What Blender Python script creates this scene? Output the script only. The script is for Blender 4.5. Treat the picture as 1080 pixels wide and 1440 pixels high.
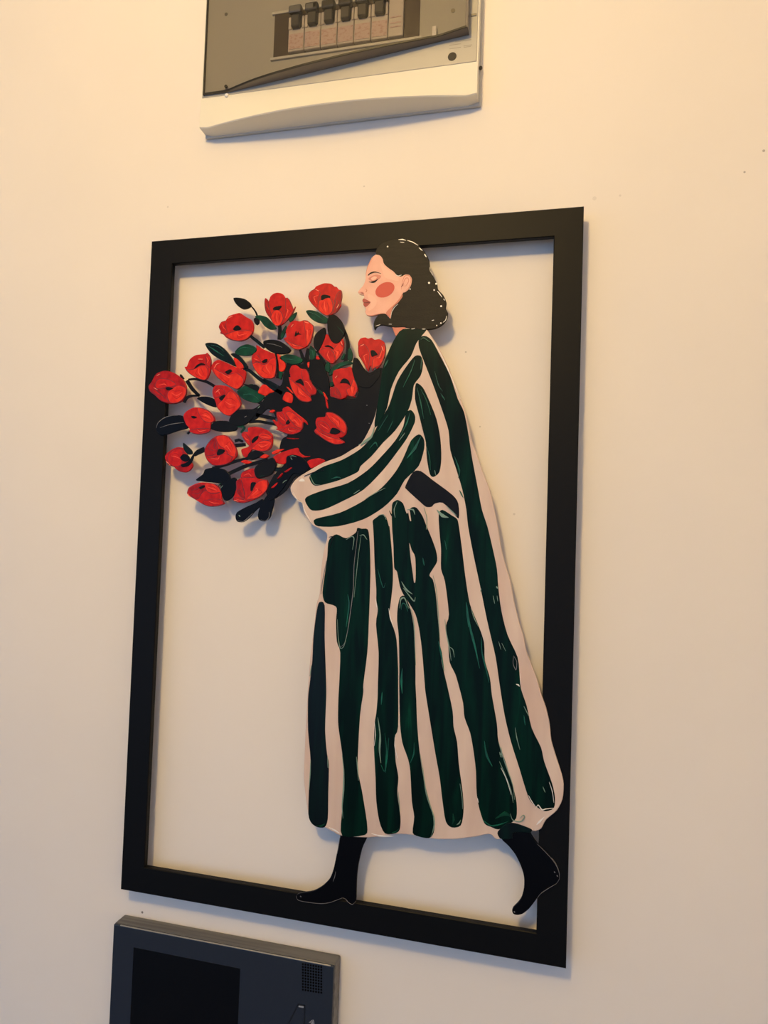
import bpy, bmesh, math, random
from mathutils import Vector, Matrix
from mathutils.geometry import delaunay_2d_cdt

for o in list(bpy.data.objects):
    bpy.data.objects.remove(o, do_unlink=True)
scn = bpy.context.scene
COL = scn.collection

# ------------------------------------------------------------------ camera
F_PX = 1000.0                      # focal length in pixels of the 1080x1440 frame
Z0 = 1.62                          # height of the picture frame's centre above the floor
GAP = 0.019                        # front face of the frame off the wall
# rows: camera right / down / forward, in (x right, z up, toward viewer)
RC = ((0.9679685359, 0.0341536303, -0.2487376993),
      (0.0232508894, -0.9986411367, -0.0466398575),
      (-0.2499926192, 0.0393625418, -0.9674473012))
CC = (0.21699303557, 0.02964470813, 0.66704498926)
def to_world(v):                   # (x, up, toward viewer) -> world direction
    return Vector((v[0], -v[2], v[1]))
CAM = to_world(CC) + Vector((0, -GAP, Z0))
RIGHT, DOWN, FWD = [to_world(r).normalized() for r in RC]
cam_data = bpy.data.cameras.new('camera')
cam = bpy.data.objects.new('camera', cam_data)
COL.objects.link(cam)
cam_data.sensor_width = 36.0
cam_data.sensor_fit = 'AUTO'
cam_data.lens = F_PX / 1440.0 * 36.0
cam_data.clip_start = 0.02
m3 = Matrix((RIGHT, -DOWN, -FWD)).transposed()
cam.matrix_world = Matrix.Translation(CAM) @ m3.to_4x4()
scn.camera = cam

def at(px, py, out=0.0):
    """photo pixel -> point on the plane `out` metres in front of the wall"""
    d = RIGHT * ((px - 540) / F_PX) + DOWN * ((py - 720) / F_PX) + FWD
    s = (-out - CAM.y) / d.y
    return CAM + d * s

# ------------------------------------------------------------------ light
world = bpy.data.worlds.new('world')
scn.world = world
world.use_nodes = True
bg = world.node_tree.nodes['Background']
bg.inputs['Color'].default_value = (0.42, 0.62, 1.0, 1)
bg.inputs['Strength'].default_value = 1.06
scn.view_settings.view_transform = 'Standard'
scn.view_settings.look = 'None'
scn.view_settings.gamma = 1.0
scn.view_settings.use_curve_mapping = False
scn.view_settings.exposure = 0.0
LAMP_POS = (-0.08, -1.08, 2.44)
LAMP_EMIT = 159.0
LAMP_R = 0.075
LAMP_COLOR = (1.0, 0.68, 0.265)
CEIL = 2.62

# ------------------------------------------------------------------ materials
def srgb(r, g, b):
    def f(c):
        c /= 255.0
        return c / 12.92 if c <= 0.04045 else ((c + 0.055) / 1.055) ** 2.4
    return (f(r), f(g), f(b), 1.0)

def mat(name, col, rough=0.5, col2=None, scale=(20, 20, 20), rot=(0, 0, 0), ramp=(0.4, 0.65),
        bump=0.0, bump_scale=200.0, metal=0.0, spec=0.5, detail=3.0, coat=0.0, distort=0.0, col3=None):
    m = bpy.data.materials.new(name)
    m.use_nodes = True
    nt = m.node_tree
    b = nt.nodes['Principled BSDF']
    b.inputs['Base Color'].default_value = col
    b.inputs['Roughness'].default_value = rough
    b.inputs['Metallic'].default_value = metal
    b.inputs['Specular IOR Level'].default_value = spec
    b.inputs['Coat Weight'].default_value = coat
    b.inputs['Coat Roughness'].default_value = 0.15
    tc = nt.nodes.new('ShaderNodeTexCoord')
    if col2:
        mp = nt.nodes.new('ShaderNodeMapping')
        mp.inputs['Scale'].default_value = scale
        mp.inputs['Rotation'].default_value = rot
        mp.vector_type = 'TEXTURE' if False else 'POINT'
        nz = nt.nodes.new('ShaderNodeTexNoise')
        nz.inputs['Scale'].default_value = 1.0
        nz.inputs['Detail'].default_value = detail
        nz.inputs['Distortion'].default_value = distort
        cr = nt.nodes.new('ShaderNodeValToRGB')
        cr.color_ramp.elements[0].position = ramp[0]
        cr.color_ramp.elements[0].color = col
        cr.color_ramp.elements[1].position = ramp[1]
        cr.color_ramp.elements[1].color = col2
        if col3:
            e = cr.color_ramp.elements.new(min(0.99, ramp[1] + 0.12))
            e.color = col3
        nt.links.new(tc.outputs['Object'], mp.inputs['Vector'])
        nt.links.new(mp.outputs['Vector'], nz.inputs['Vector'])
        nt.links.new(nz.outputs['Fac'], cr.inputs['Fac'])
        nt.links.new(cr.outputs['Color'], b.inputs['Base Color'])
    if bump:
        n2 = nt.nodes.new('ShaderNodeTexNoise')
        n2.inputs['Scale'].default_value = bump_scale
        n2.inputs['Detail'].default_value = 3
        bp = nt.nodes.new('ShaderNodeBump')
        bp.inputs['Strength'].default_value = bump
        bp.inputs['Distance'].default_value = 0.001
        nt.links.new(tc.outputs['Object'], n2.inputs['Vector'])
        nt.links.new(n2.outputs['Fac'], bp.inputs['Height'])
        nt.links.new(bp.outputs['Normal'], b.inputs['Normal'])
    return m

M = {}
M['frame'] = mat('satin_black_metal', srgb(8, 8, 8), 0.5, bump=0.05, bump_scale=900, spec=0.15)
GREEN = dict(col2=srgb(1, 36, 25), ramp=(0.42, 0.66), col3=srgb(6, 66, 46), rough=0.3, spec=0.1, detail=4, distort=0.6)
M['green'] = mat('green_brush_paint', srgb(1, 18, 13), scale=(110, 1, 9), **GREEN)
M['green_diag'] = mat('green_brush_paint_slanted', srgb(1, 26, 19), scale=(110, 1, 11), rot=(0, math.radians(-40), 0), **GREEN)
M['green_dark'] = mat('dark_green_brush_paint', srgb(3, 12, 12), 0.3, col2=srgb(2, 30, 22), scale=(110, 1, 9), ramp=(0.45, 0.75), spec=0.2)
M['leaf_green'] = mat('leaf_green_paint', srgb(4, 40, 26), 0.32, col2=srgb(14, 78, 52), scale=(90, 1, 90), ramp=(0.35, 0.7), spec=0.2)
M['bright_green'] = mat('bright_green_streak', srgb(16, 100, 74), 0.3, col2=srgb(4, 62, 46), scale=(150, 1, 60), spec=0.4)
M['mint'] = mat('grey_green_streak', srgb(120, 148, 130), 0.3)
M['black'] = mat('black_paint', srgb(12, 11, 10), 0.32, col2=srgb(17, 17, 15), scale=(60, 1, 40), spec=0.15)
M['boot'] = mat('glossy_black_paint', srgb(5, 5, 8), 0.28, spec=0.14)
M['red'] = mat('tulip_red_paint', srgb(168, 14, 14), 0.4, col2=srgb(198, 27, 19), scale=(170, 1, 120), ramp=(0.35, 0.65), spec=0.2)
M['red_dark'] = mat('tulip_deep_red_paint', srgb(134, 8, 14), 0.4, col2=srgb(176, 18, 18), scale=(190, 1, 120), ramp=(0.35, 0.65), spec=0.2)
M['red_light'] = mat('tulip_orange_red_paint', srgb(198, 26, 18), 0.4, col2=srgb(224, 54, 28), scale=(190, 1, 110), ramp=(0.35, 0.68), spec=0.2)
M['red_line'] = mat('petal_edge_paint', srgb(92, 6, 10), 0.4)
M['red_streak'] = mat('petal_bright_streak_paint', srgb(236, 84, 48), 0.4)
M['red_shine'] = mat('petal_shine_paint', srgb(250, 140, 110), 0.35)
M['coat'] = mat('pale_pink_coat_paint', srgb(216, 195, 179), 0.36, col2=srgb(200, 173, 157), scale=(45, 1, 7), ramp=(0.35, 0.75), spec=0.4)
M['white'] = mat('white_gloss_paint', srgb(232, 228, 222), 0.3)
M['grey_line'] = mat('grey_edge_paint', srgb(120, 118, 118), 0.35)
M['skin'] = mat('skin_paint', srgb(224, 166, 146), 0.5, col2=srgb(230, 176, 157), scale=(60, 1, 60))
M['skin_shade'] = mat('skin_shadow_paint', srgb(200, 116, 94), 0.5)
M['skin_light'] = mat('skin_light_paint', srgb(232, 180, 160), 0.5)
M['blush'] = mat('blush_paint', srgb(192, 56, 42), 0.5)
M['lip'] = mat('lip_paint', srgb(150, 28, 32), 0.4)
M['lip_dark'] = mat('lip_dark_paint', srgb(120, 18, 24), 0.4)
M['lid'] = mat('eyelid_paint', srgb(206, 128, 112), 0.5)
M['hair'] = mat('dark_brown_hair_paint', srgb(29, 26, 21), 0.5, spec=0.15, col2=srgb(35, 32, 26), scale=(40, 1, 400), bump=0.15, bump_scale=700)
M['plastic'] = mat('ivory_plastic', srgb(226, 222, 208), 0.35)
M['plastic_grey'] = mat('grey_white_plastic', srgb(198, 194, 184), 0.4)
M['plate_shaded'] = mat('ivory_plastic_shaded', srgb(172, 168, 158), 0.4)  # greyed to put the shade on the cover's flat into its colour
M['print_grey'] = mat('grey_embossing', srgb(150, 146, 136), 0.4)
M['dark'] = mat('dark_recess', srgb(28, 24, 20), 0.6)
M['brown'] = mat('brown_recess', srgb(64, 50, 38), 0.6)
M['breaker'] = mat('breaker_plastic', srgb(196, 186, 176), 0.45)
M['breaker_label'] = mat('breaker_label', srgb(196, 172, 164), 0.5, col2=srgb(170, 132, 126), scale=(260, 1, 420), ramp=(0.5, 0.7))
M['toggle'] = mat('hazed_toggle_plastic', srgb(58, 56, 54), 0.4)  # black plastic lightened, the door's haze is put into the colour
M['screw'] = mat('screw_metal', srgb(120, 116, 108), 0.35, metal=0.8)
M['intercom'] = mat('slate_grey_plastic', srgb(38, 45, 57), 0.22, spec=0.4)
M['intercom_edge'] = mat('brushed_grey_edge', srgb(104, 104, 102), 0.35, col2=srgb(72, 72, 72), scale=(6, 200, 200), metal=0.3)
M['screen'] = mat('black_glass_screen', srgb(2, 3, 6), 0.08, spec=0.5)
M['hole'] = mat('black_hole', srgb(2, 2, 3), 0.9, spec=0.05)
M['icon_dark'] = mat('engraved_icon_line', srgb(10, 12, 18), 0.5)
M['icon_light'] = mat('pale_icon_print', srgb(150, 156, 166), 0.4)
M['edge_metal'] = mat('polished_edge', srgb(150, 148, 142), 0.35, metal=0.3)

def smoked():
    m = bpy.data.materials.new('smoked_clear_plastic')
    m.use_nodes = True
    nt = m.node_tree
    nt.nodes.clear()
    out = nt.nodes.new('ShaderNodeOutputMaterial')
    tr = nt.nodes.new('ShaderNodeBsdfTransparent')
    tr.inputs['Color'].default_value = (0.72, 0.71, 0.70, 1)
    gl = nt.nodes.new('ShaderNodeBsdfGlossy')
    gl.inputs['Roughness'].default_value = 0.08
    fr = nt.nodes.new('ShaderNodeFresnel')
    fr.inputs['IOR'].default_value = 1.45
    mx = nt.nodes.new('ShaderNodeMixShader')
    nt.links.new(fr.outputs[0], mx.inputs[0])
    nt.links.new(tr.outputs[0], mx.inputs[1])
    nt.links.new(gl.outputs[0], mx.inputs[2])
    nt.links.new(mx.outputs[0], out.inputs[0])
    return m
M['smoke'] = smoked()
M['smoke_rim'] = mat('smoked_plastic_rim', srgb(112, 104, 96), 0.25)
M['smoke_line'] = mat('smoked_plastic_edge', srgb(18, 14, 11), 0.3)

def wall_material():
    m = mat('cream_wall_paint', srgb(232, 222, 208), 0.75, bump=0.06, bump_scale=60, spec=0.2)
    nt = m.node_tree
    b = nt.nodes['Principled BSDF']
    geo = nt.nodes.new('ShaderNodeNewGeometry')
    nz = nt.nodes.new('ShaderNodeTexNoise')
    nz.inputs['Scale'].default_value = 4.0
    nz.inputs['Detail'].default_value = 5
    cr = nt.nodes.new('ShaderNodeValToRGB')
    cr.color_ramp.elements[0].position = 0.3
    cr.color_ramp.elements[1].position = 0.7
    cr.color_ramp.elements[0].color = srgb(230, 223, 214)
    cr.color_ramp.elements[1].color = srgb(234, 227, 218)
    nt.links.new(geo.outputs['Position'], nz.inputs['Vector'])
    nt.links.new(nz.outputs['Fac'], cr.inputs['Fac'])
    prev = cr.outputs['Color']
    # little stains and pin holes on the paint
    for px, py, r, dark in ((1074, 212, 1.6, .5), (1047, 242, 1.3, .5), (200, 1283, 1.7, .75), (655, 495, 1.2, .35),
                            (675, 600, 1.1, .3), (723, 723, 1.5, .2), (236, 291, 1.4, .2), (512, 262, 1.2, .25), (836, 279, 2.6, .12), (872, 275, 1.5, .15)):
        p = at(px, py, 0)
        ds = nt.nodes.new('ShaderNodeVectorMath'); ds.operation = 'DISTANCE'
        ds.inputs[1].default_value = p
        nt.links.new(geo.outputs['Position'], ds.inputs[0])
        lt = nt.nodes.new('ShaderNodeMath'); lt.operation = 'LESS_THAN'
        lt.inputs[1].default_value = r * 0.00072
        nt.links.new(ds.outputs['Value'], lt.inputs[0])
        ml = nt.nodes.new('ShaderNodeMath'); ml.operation = 'MULTIPLY'; ml.inputs[1].default_value = dark
        nt.links.new(lt.outputs[0], ml.inputs[0])
        mx = nt.nodes.new('ShaderNodeMixRGB')
        mx.inputs['Color2'].default_value = srgb(60, 48, 40)
        nt.links.new(ml.outputs[0], mx.inputs['Fac'])
        nt.links.new(prev, mx.inputs['Color1'])
        prev = mx.outputs['Color']
    nt.links.new(prev, b.inputs['Base Color'])
    return m
M['wall'] = wall_material()
M['ceiling'] = mat('white_ceiling_paint', srgb(236, 232, 224), 0.8)
M['floor'] = mat('brown_floor_tile', srgb(70, 60, 52), 0.45, col2=srgb(84, 72, 62), scale=(6, 6, 6))

# ------------------------------------------------------------------ mesh helpers
def link(name, me, material, parent=None, smooth=False):
    o = bpy.data.objects.new(name, me)
    if material is not None:
        me.materials.append(M[material])
    COL.objects.link(o)
    if parent is not None:
        o.parent = parent
    if smooth:
        for p in me.polygons:
            p.use_smooth = True
    return o

def root_of(o):
    while o.parent is not None:
        o = o.parent
    return o

def base_loc(o):
    return Vector(o['_loc']) if o is not None else Vector((0, 0, 0))

ROOT = {}
def thing(name, label, cat, loc):
    o = bpy.data.objects.new(name, None)
    o.empty_display_size = 0.05
    COL.objects.link(o)
    o.location = loc
    o['label'] = label
    o['category'] = cat
    ROOT[o.name] = Vector(loc)
    return o

def origin(parent):
    return ROOT[root_of(parent).name] if parent is not None else Vector((0, 0, 0))

def from_bm(name, bm, material, parent=None, smooth=False, recalc=True):
    if recalc:
        bmesh.ops.recalc_face_normals(bm, faces=bm.faces[:])
    off = origin(parent)
    for v in bm.verts:
        v.co -= off
    me = bpy.data.meshes.new(name)
    bm.to_mesh(me)
    bm.free()
    return link(name, me, material, parent, smooth)

def bm_box(bm, x0, x1, y0, y1, z0, z1, bevel=0.0, seg=2):
    r = bmesh.ops.create_cube(bm, size=1.0)
    vs = r['verts']
    for v in vs:
        v.co = Vector(((x0 + x1) / 2 + v.co.x * (x1 - x0), (y0 + y1) / 2 + v.co.y * (y1 - y0), (z0 + z1) / 2 + v.co.z * (z1 - z0)))
    if bevel:
        es = set()
        for v in vs:
            es.update(v.link_edges)
        bmesh.ops.bevel(bm, geom=list(es), offset=bevel, segments=seg, affect='EDGES', profile=0.5)

def box(name, material, parent, x0, x1, y0, y1, z0, z1, bevel=0.0):
    bm = bmesh.new()
    bm_box(bm, x0, x1, y0, y1, z0, z1, bevel)
    return from_bm(name, bm, material, parent)

def disc(name, material, parent, c, r, depth, seg=20, bevel=0.0):
    """cylinder whose axis is the wall normal; c = centre of the back face, it comes out toward the room by depth"""
    bm = bmesh.new()
    ring0 = [bm.verts.new((c[0] + r * math.cos(a), c[1], c[2] + r * math.sin(a))) for a in [2 * math.pi * k / seg for k in range(seg)]]
    rr = r - bevel
    ring1 = [bm.verts.new((c[0] + r * math.cos(a), c[1] - depth + bevel, c[2] + r * math.sin(a))) for a in [2 * math.pi * k / seg for k in range(seg)]]
    ring2 = [bm.verts.new((c[0] + rr * math.cos(a), c[1] - depth, c[2] + rr * math.sin(a))) for a in [2 * math.pi * k / seg for k in range(seg)]]
    for k in range(seg):
        j = (k + 1) % seg
        bm.faces.new((ring0[k], ring0[j], ring1[j], ring1[k]))
        if bevel:
            bm.faces.new((ring1[k], ring1[j], ring2[j], ring2[k]))
    bm.faces.new(ring2 if bevel else ring1)
    bm.faces.new(ring0[::-1])
    return from_bm(name, bm, material, parent)

def spline(pts, n=4, closed=True):
    """centripetal-ish Catmull-Rom through 2-D points"""
    out = []
    N = len(pts)
    rng = range(N) if closed else range(N - 1)
    for i in rng:
        if closed:
            p0, p1, p2, p3 = pts[i - 1], pts[i], pts[(i + 1) % N], pts[(i + 2) % N]
        else:
            p0, p1, p2, p3 = pts[max(0, i - 1)], pts[i], pts[i + 1], pts[min(N - 1, i + 2)]
        for k in range(n):
            t = k / n
            t2, t3 = t * t, t * t * t
            # tension 0.8 keeps it close to the traced corners
            q = []
            for a in (0, 1):
                m1 = 0.42 * (p2[a] - p0[a]); m2 = 0.42 * (p3[a] - p1[a])
                q.append((2 * t3 - 3 * t2 + 1) * p1[a] + (t3 - 2 * t2 + t) * m1 + (-2 * t3 + 3 * t2) * p2[a] + (t3 - t2) * m2)
            out.append(tuple(q))
    if not closed:
        out.append(tuple(pts[-1]))
    return out

def area2(p):
    return sum(p[i][0] * p[(i + 1) % len(p)][1] - p[(i + 1) % len(p)][0] * p[i][1] for i in range(len(p)))

def plate(name, material, parent, pts_px, back, front, bevel=0.0004, smooth_n=4, bulge=0.0):
    """A flat cut-out: outline in photo pixels, lying on the plane `front` metres off the wall,
    with thickness front-back and a small rounded rim."""
    pts = spline(pts_px, smooth_n) if smooth_n > 1 else list(pts_px)
    w = [at(x, y, front) for x, y in pts]
    p2 = [(v.x, v.z) for v in w]
    # drop near duplicates
    q = []
    for p in p2:
        if not q or (p[0] - q[-1][0]) ** 2 + (p[1] - q[-1][1]) ** 2 > (0.00012) ** 2:
            q.append(p)
    p2 = q
    if area2(p2) < 0:
        p2 = p2[::-1]
    N = len(p2)
    def inset(d):
        r = []
        for i in range(N):
            a, b, c = p2[i - 1], p2[i], p2[(i + 1) % N]
            e1 = Vector((b[0] - a[0], b[1] - a[1])).normalized()
            e2 = Vector((c[0] - b[0], c[1] - b[1])).normalized()
            n1 = Vector((-e1.y, e1.x)); n2 = Vector((-e2.y, e2.x))
            n = n1 + n2
            if n.length < 0.3:
                n = n1
            n.normalize()
            k = 1.0 / max(0.6, n.dot(n1))
            r.append((b[0] + n.x * d * k, b[1] + n.y * d * k))
        return r
    bm = bmesh.new()
    rings = [(p2, back), (p2, front - bevel), (inset(bevel * 0.35), front - bevel * 0.3), (inset(bevel), front)]
    vr = []
    for ring, h in rings:
        vr.append([bm.verts.new((p[0], -h, p[1])) for p in ring])
    for a, b in zip(vr[:-1], vr[1:]):
        for i in range(N):
            j = (i + 1) % N
            bm.faces.new((a[i], a[j], b[j], b[i]))
    for ring, h, flip in ((rings[-1][0], front, False), (p2, back, True)):
        r = delaunay_2d_cdt([Vector(p) for p in ring], [], [list(range(N))], 1, 1e-7)
        vs = [bm.verts.new((v.x, -h, v.y)) for v in r[0]]
        for t in r[2]:
            try:
                bm.faces.new([vs[i] for i in (t[::-1] if flip else t)])
            except ValueError:
                pass
    bmesh.ops.remove_doubles(bm, verts=bm.verts[:], dist=1e-7)
    return from_bm(name, bm, material, parent, recalc=False)

def ribbon(pts, w0, w1=None, wm=None, n=5):
    """stroke outline (pixels) round a polyline, width from w0 to w1, wm in the middle"""
    if w1 is None: w1 = w0
    if wm is None: wm = (w0 + w1) / 2
    c = spline(pts, n, closed=False)
    L, R = [], []
    K = len(c)
    for i in range(K):
        a = c[max(0, i - 1)]; b = c[min(K - 1, i + 1)]
        d = Vector((b[0] - a[0], b[1] - a[1]))
        if d.length < 1e-6: d = Vector((1, 0))
        d.normalize()
        t = i / (K - 1)
        w = (w0 * (1 - 2 * t) + wm * 2 * t) if t < .5 else (wm * (2 - 2 * t) + w1 * (2 * t - 1))
        w = max(w, 0.25) / 2
        L.append((c[i][0] - d.y * w, c[i][1] + d.x * w))
        R.append((c[i][0] + d.y * w, c[i][1] - d.x * w))
    return L + R[::-1]

def stroke(name, material, parent, pts, w0, w1, wm, back, front, n=5):
    rb = ribbon(pts, w0, w1, wm, n)
    K = len(rb) // 2
    Lp, Rp = rb[:K], rb[K:][::-1]
    bm = bmesh.new()
    rows = []
    for l, r in zip(Lp, Rp):
        a, b = at(l[0], l[1], front), at(r[0], r[1], front)
        rows.append([bm.verts.new((a.x, -back, a.z)), bm.verts.new((a.x, -front, a.z)), bm.verts.new((b.x, -front, b.z)), bm.verts.new((b.x, -back, b.z))])
    for p, q in zip(rows[:-1], rows[1:]):
        for k in range(4):
            j = (k + 1) % 4
            bm.faces.new((p[k], p[j], q[j], q[k]))
    bm.faces.new(rows[0][::-1]); bm.faces.new(rows[-1])
    return from_bm(name, bm, material, parent)

class Tile:                        # traced crops: crop pixel -> photo pixel
    def __init__(self, x0, y0, s):
        self.x0, self.y0, self.s = x0, y0, s
    def __call__(self, *c):
        return [(self.x0 + x / self.s, self.y0 + y / self.s) for x, y in c]
A = Tile(200, 390, 6); B = Tile(370, 390, 6); C = Tile(200, 560, 6); D = Tile(370, 560, 6)
Hd = Tile(480, 320, 6); E_ = Tile(400, 450, 3.6)
T1 = Tile(420, 740, 4.5); T2 = Tile(420, 960, 4.5); T3 = Tile(590, 740, 4.5); T4 = Tile(590, 960, 4.5)
T5 = Tile(400, 1150, 1080 / 140); T6 = Tile(670, 1150, 1080 / 140)

# ------------------------------------------------------------------ the setting
def structure(name, material, x0, x1, y0, y1, z0, z1, label, cat):
    o = box(name, material, None, x0, x1, y0, y1, z0, z1)
    o['kind'] = 'structure'
    o['label'] = label
    o['category'] = cat
    return o
structure('wall_back', 'wall', -2.6, 1.27, 0.0, 0.12, 0, CEIL, 'cream painted wall carrying the picture, fuse box and intercom', 'wall')
structure('bounce_wall_right', 'wall', 1.15, 1.27, -2.6, 0.0, 0, CEIL, 'unseen cream side wall, added to bounce warm lamp light', 'wall')  # out of view, added to block daylight and bounce lamp warmth
structure('floor', 'floor', -4.5, 1.27, -5.0, 0.12, -0.1, 0, 'brown tiled floor below the wall', 'floor')
structure('ceiling', 'ceiling', -2.6, 1.27, -2.6, 0.12, CEIL, CEIL + 0.1, 'white ceiling above the wall', 'ceiling')

# ceiling lamp (above the photograph's view; its light makes the shadows)
lamp = thing('ceiling_lamp', 'small glowing globe lamp hanging from the ceiling', 'lamp', (LAMP_POS[0], LAMP_POS[1], CEIL))
def lathe(name, prof, material, parent, c, seg=40, smooth=True):
    bm = bmesh.new()
    rings = []
    for r, z in prof:
        rings.append([bm.verts.new((c[0] + r * math.cos(2 * math.pi * k / seg), c[1] + r * math.sin(2 * math.pi * k / seg), z)) for k in range(seg)])
    for a, b in zip(rings[:-1], rings[1:]):
        for k in range(seg):
            j = (k + 1) % seg
            bm.faces.new((a[k], a[j], b[j], b[k]))
    bm.faces.new(rings[0][::-1]); bm.faces.new(rings[-1])
    return from_bm(name, bm, material, parent, smooth)
lathe('ceiling_rose', [(0.045, CEIL), (0.05, CEIL - 0.006), (0.05, CEIL - 0.02), (0.02, CEIL - 0.03)], 'plastic', lamp, LAMP_POS)
lathe('stem', [(0.008, CEIL - 0.028), (0.008, LAMP_POS[2] + LAMP_R), (0.03, LAMP_POS[2] + LAMP_R), (0.03, LAMP_POS[2] + LAMP_R * 0.92)], 'plastic', lamp, LAMP_POS)
gm = bpy.data.materials.new('glowing_opal_glass')
gm.use_nodes = True
gb = gm.node_tree.nodes['Principled BSDF']
gb.inputs['Emission Color'].default_value = LAMP_COLOR + (1,)
gb.inputs['Emission Strength'].default_value = LAMP_EMIT
M['globe'] = gm
lathe('globe', [(max(0.002, LAMP_R * math.sin(math.pi * k / 16)), LAMP_POS[2] + LAMP_R * math.cos(math.pi * k / 16)) for k in range(17)], 'globe', lamp, LAMP_POS, 32)

# ------------------------------------------------------------------ wall art
fc = Vector((0, 0, Z0))
art = thing('wall_art', 'black framed cut-out picture of a woman in a striped coat hugging red tulips', 'picture', (0, 0, Z0 - 0.3434))
FW, FH, FB = 0.45, 0.68688, 0.02643
def frame_mesh():
    bm = bmesh.new()
    th = 0.0060; bv = 0.0007
    def ring(hw, hh, y):
        return [bm.verts.new((sx * hw, y, Z0 + sz * hh)) for sx, sz in ((-1, -1), (1, -1), (1, 1), (-1, 1))]
    W, H = FW / 2, FH / 2
    loops = [ring(W, H, -GAP + th), ring(W, H, -GAP + bv), ring(W - bv, H - bv, -GAP),
             ring(W - FB + bv, H - FB + bv, -GAP), ring(W - FB, H - FB, -GAP + bv), ring(W - FB, H - FB, -GAP + th)]
    for a, b in zip(loops, loops[1:] + loops[:1]):
        for k in range(4):
            j = (k + 1) % 4
            bm.faces.new((a[k], a[j], b[j], b[k]))
    return from_bm('frame', bm, 'frame', art)
fr = frame_mesh()
fr['label'] = 'satin black metal frame'
for sx in (-1, 1):
    for sz in (-1, 1):
        disc('standoff', 'frame', art, (sx * (FW / 2 - 0.013), 0.0, Z0 + sz * (FH / 2 - 0.013)), 0.004, GAP - 0.005, 14)

SB = GAP                    # back of the cut-out rests on the frame's front face
def lv(k):                  # front of layer k
    return GAP + 0.0012 + 0.00016 * k

# ---- black leaf mass and leaves behind the flowers
def leaf(pts, m, k, name='leaf', bevel=0.0004):
    return plate(name, m, art, pts, SB, lv(k), bevel)
# stems
def stem(pts, w0, w1, k, m='black'):
    return stroke('stem', m, art, pts, w0, w1, max(w0, w1), SB, lv(k))
stem(A((880, 462), (925, 505), (970, 540), (1030, 590)), 3.5, 4.5, 3, 'green_dark')
stem(A((850, 778), (900, 785), (980, 850), (1080, 920), (1180, 980)), 4, 5, 1, 'green_dark')
stem(A((375, 870), (420, 940), (480, 1000)), 5, 4, 1)
stem(A((388, 862), (450, 858), (540, 880), (610, 920)), 2.2, 4, 1)
stem(A((350, 1055), (375, 1015), (420, 998), (480, 998)), 3.5, 2.2, 1)
stem(A((320, 820), (345, 860)), 2, 3.5, 0)
stem(A((900, 230), (930, 255), (955, 290), (968, 322)), 1.6, 2.0, 2)
stem(B((138, 400), (140, 460), (135, 525)), 4, 5, 0)
stem(B((105, 640), (118, 700), (125, 780), (118, 850)), 3, 3, 4)
stem(B((560, 320), (640, 380), (690, 470), (715, 560), (712, 640), (690, 720)), 5, 5, 0)
stem(B((380, 600), (370, 680), (395, 740)), 4, 6, 0)
stem(B((310, 610), (340, 690), (380, 760)), 3, 5, 0)
stem(B((0, 860), (60, 890), (130, 930)), 3, 5, 1, 'green_dark')
stem(B((450, 620), (500, 690), (540, 740)), 3, 3, 2)
stem(C((435, 482), (470, 455), (525, 430)), 3.5, 7, 1)
stem(C((780, 360), (815, 352), (845, 365)), 4, 3, 1); stem(C((780, 400), (830, 395), (870, 390)), 5, 4, 1)
stem(C((590, 590), (690, 565), (790, 530), (900, 505), (1000, 470)), 4, 4, 1)
stem(C((700, 650), (780, 612), (870, 572), (950, 548), (1060, 520)), 5, 5, 1)
stem(C((900, 200), (980, 195), (1080, 212), (1130, 222)), 4, 4, 1)
stem(C((960, 140), (1060, 160), (1120, 175)), 5, 5, 1)
stem(C((800, 235), (860, 245), (830, 290)), 3, 2, 1, 'leaf_green')
stem(D((-60, 20), (20, 60), (100, 100)), 5, 5, 0)
stem(D((30, 560), (110, 600), (190, 600)), 4, 6, 0, 'green_dark')
stem(C((380, 300), (395, 285), (400, 275)), 2.5, 2, 0)
stem(C((700, 740), (680, 720), (735, 690)), 2, 3, 0, 'leaf_green')

mass = [(497,507),(503,504),(512,518),(520,524),(534,517),(548,530),(548,600),(505,640),(440,672),(416,670),(402,690),(384,702),(374,692),(385,668),(398,655),(403,642),
        (393,634),(396,618),(404,612),(398,604),(390,592),(384,580),(376,575),(362,588),(350,594),(338,600),(324,598),(322,592),(328,582),(338,576),(356,575),(368,566),(374,556),(386,549),(396,540),
        (398,528),(402,516),(404,506),(415,503),(424,512),(446,500),(456,512),(463,545),(478,560),(500,560),(504,545),(499,530)]
plate('leaf_cluster', 'black', art, mass, SB, lv(1), 0.0003)
leaf(C((570,250),(610,195),(700,190),(750,200),(800,215),(790,270),(700,285),(620,275)), 'black', 2)
leaf(C((730,190),(760,130),(820,95),(940,90),(1000,60),(960,130),(900,200),(830,235),(760,225)), 'black', 3)
leaf(A((768,175),(800,170),(860,180),(905,210),(920,240),(890,262),(850,268),(810,245),(780,210)), 'black', 3)
leaf(A((940,350),(960,335),(985,350),(985,385),(965,402),(945,380)), 'black', 2)
leaf(A((950,330),(990,318),(1050,335),(1090,375),(1130,430),(1080,440),(1030,410),(995,365)), 'leaf_green', 3)
leaf(A((530,560),(570,550),(630,560),(690,600),(740,660),(780,720),(782,750),(720,720),(650,690),(590,650),(550,605)), 'green_dark', 9)
leaf(A((780,630),(820,585),(880,563),(940,580),(965,610),(930,650),(870,662),(810,655)), 'leaf_green', 2)
leaf(A((745,650),(790,640),(840,680),(890,750),(870,780),(830,720)), 'green_dark', 1)
leaf(A((800,960),(850,920),(930,900),(990,950),(1030,1010),(970,1060),(880,1040),(820,1000)), 'leaf_green', 1)
leaf(A((850,900),(900,905),(960,905),(985,930),(970,960),(910,935)), 'black', 2)
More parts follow.
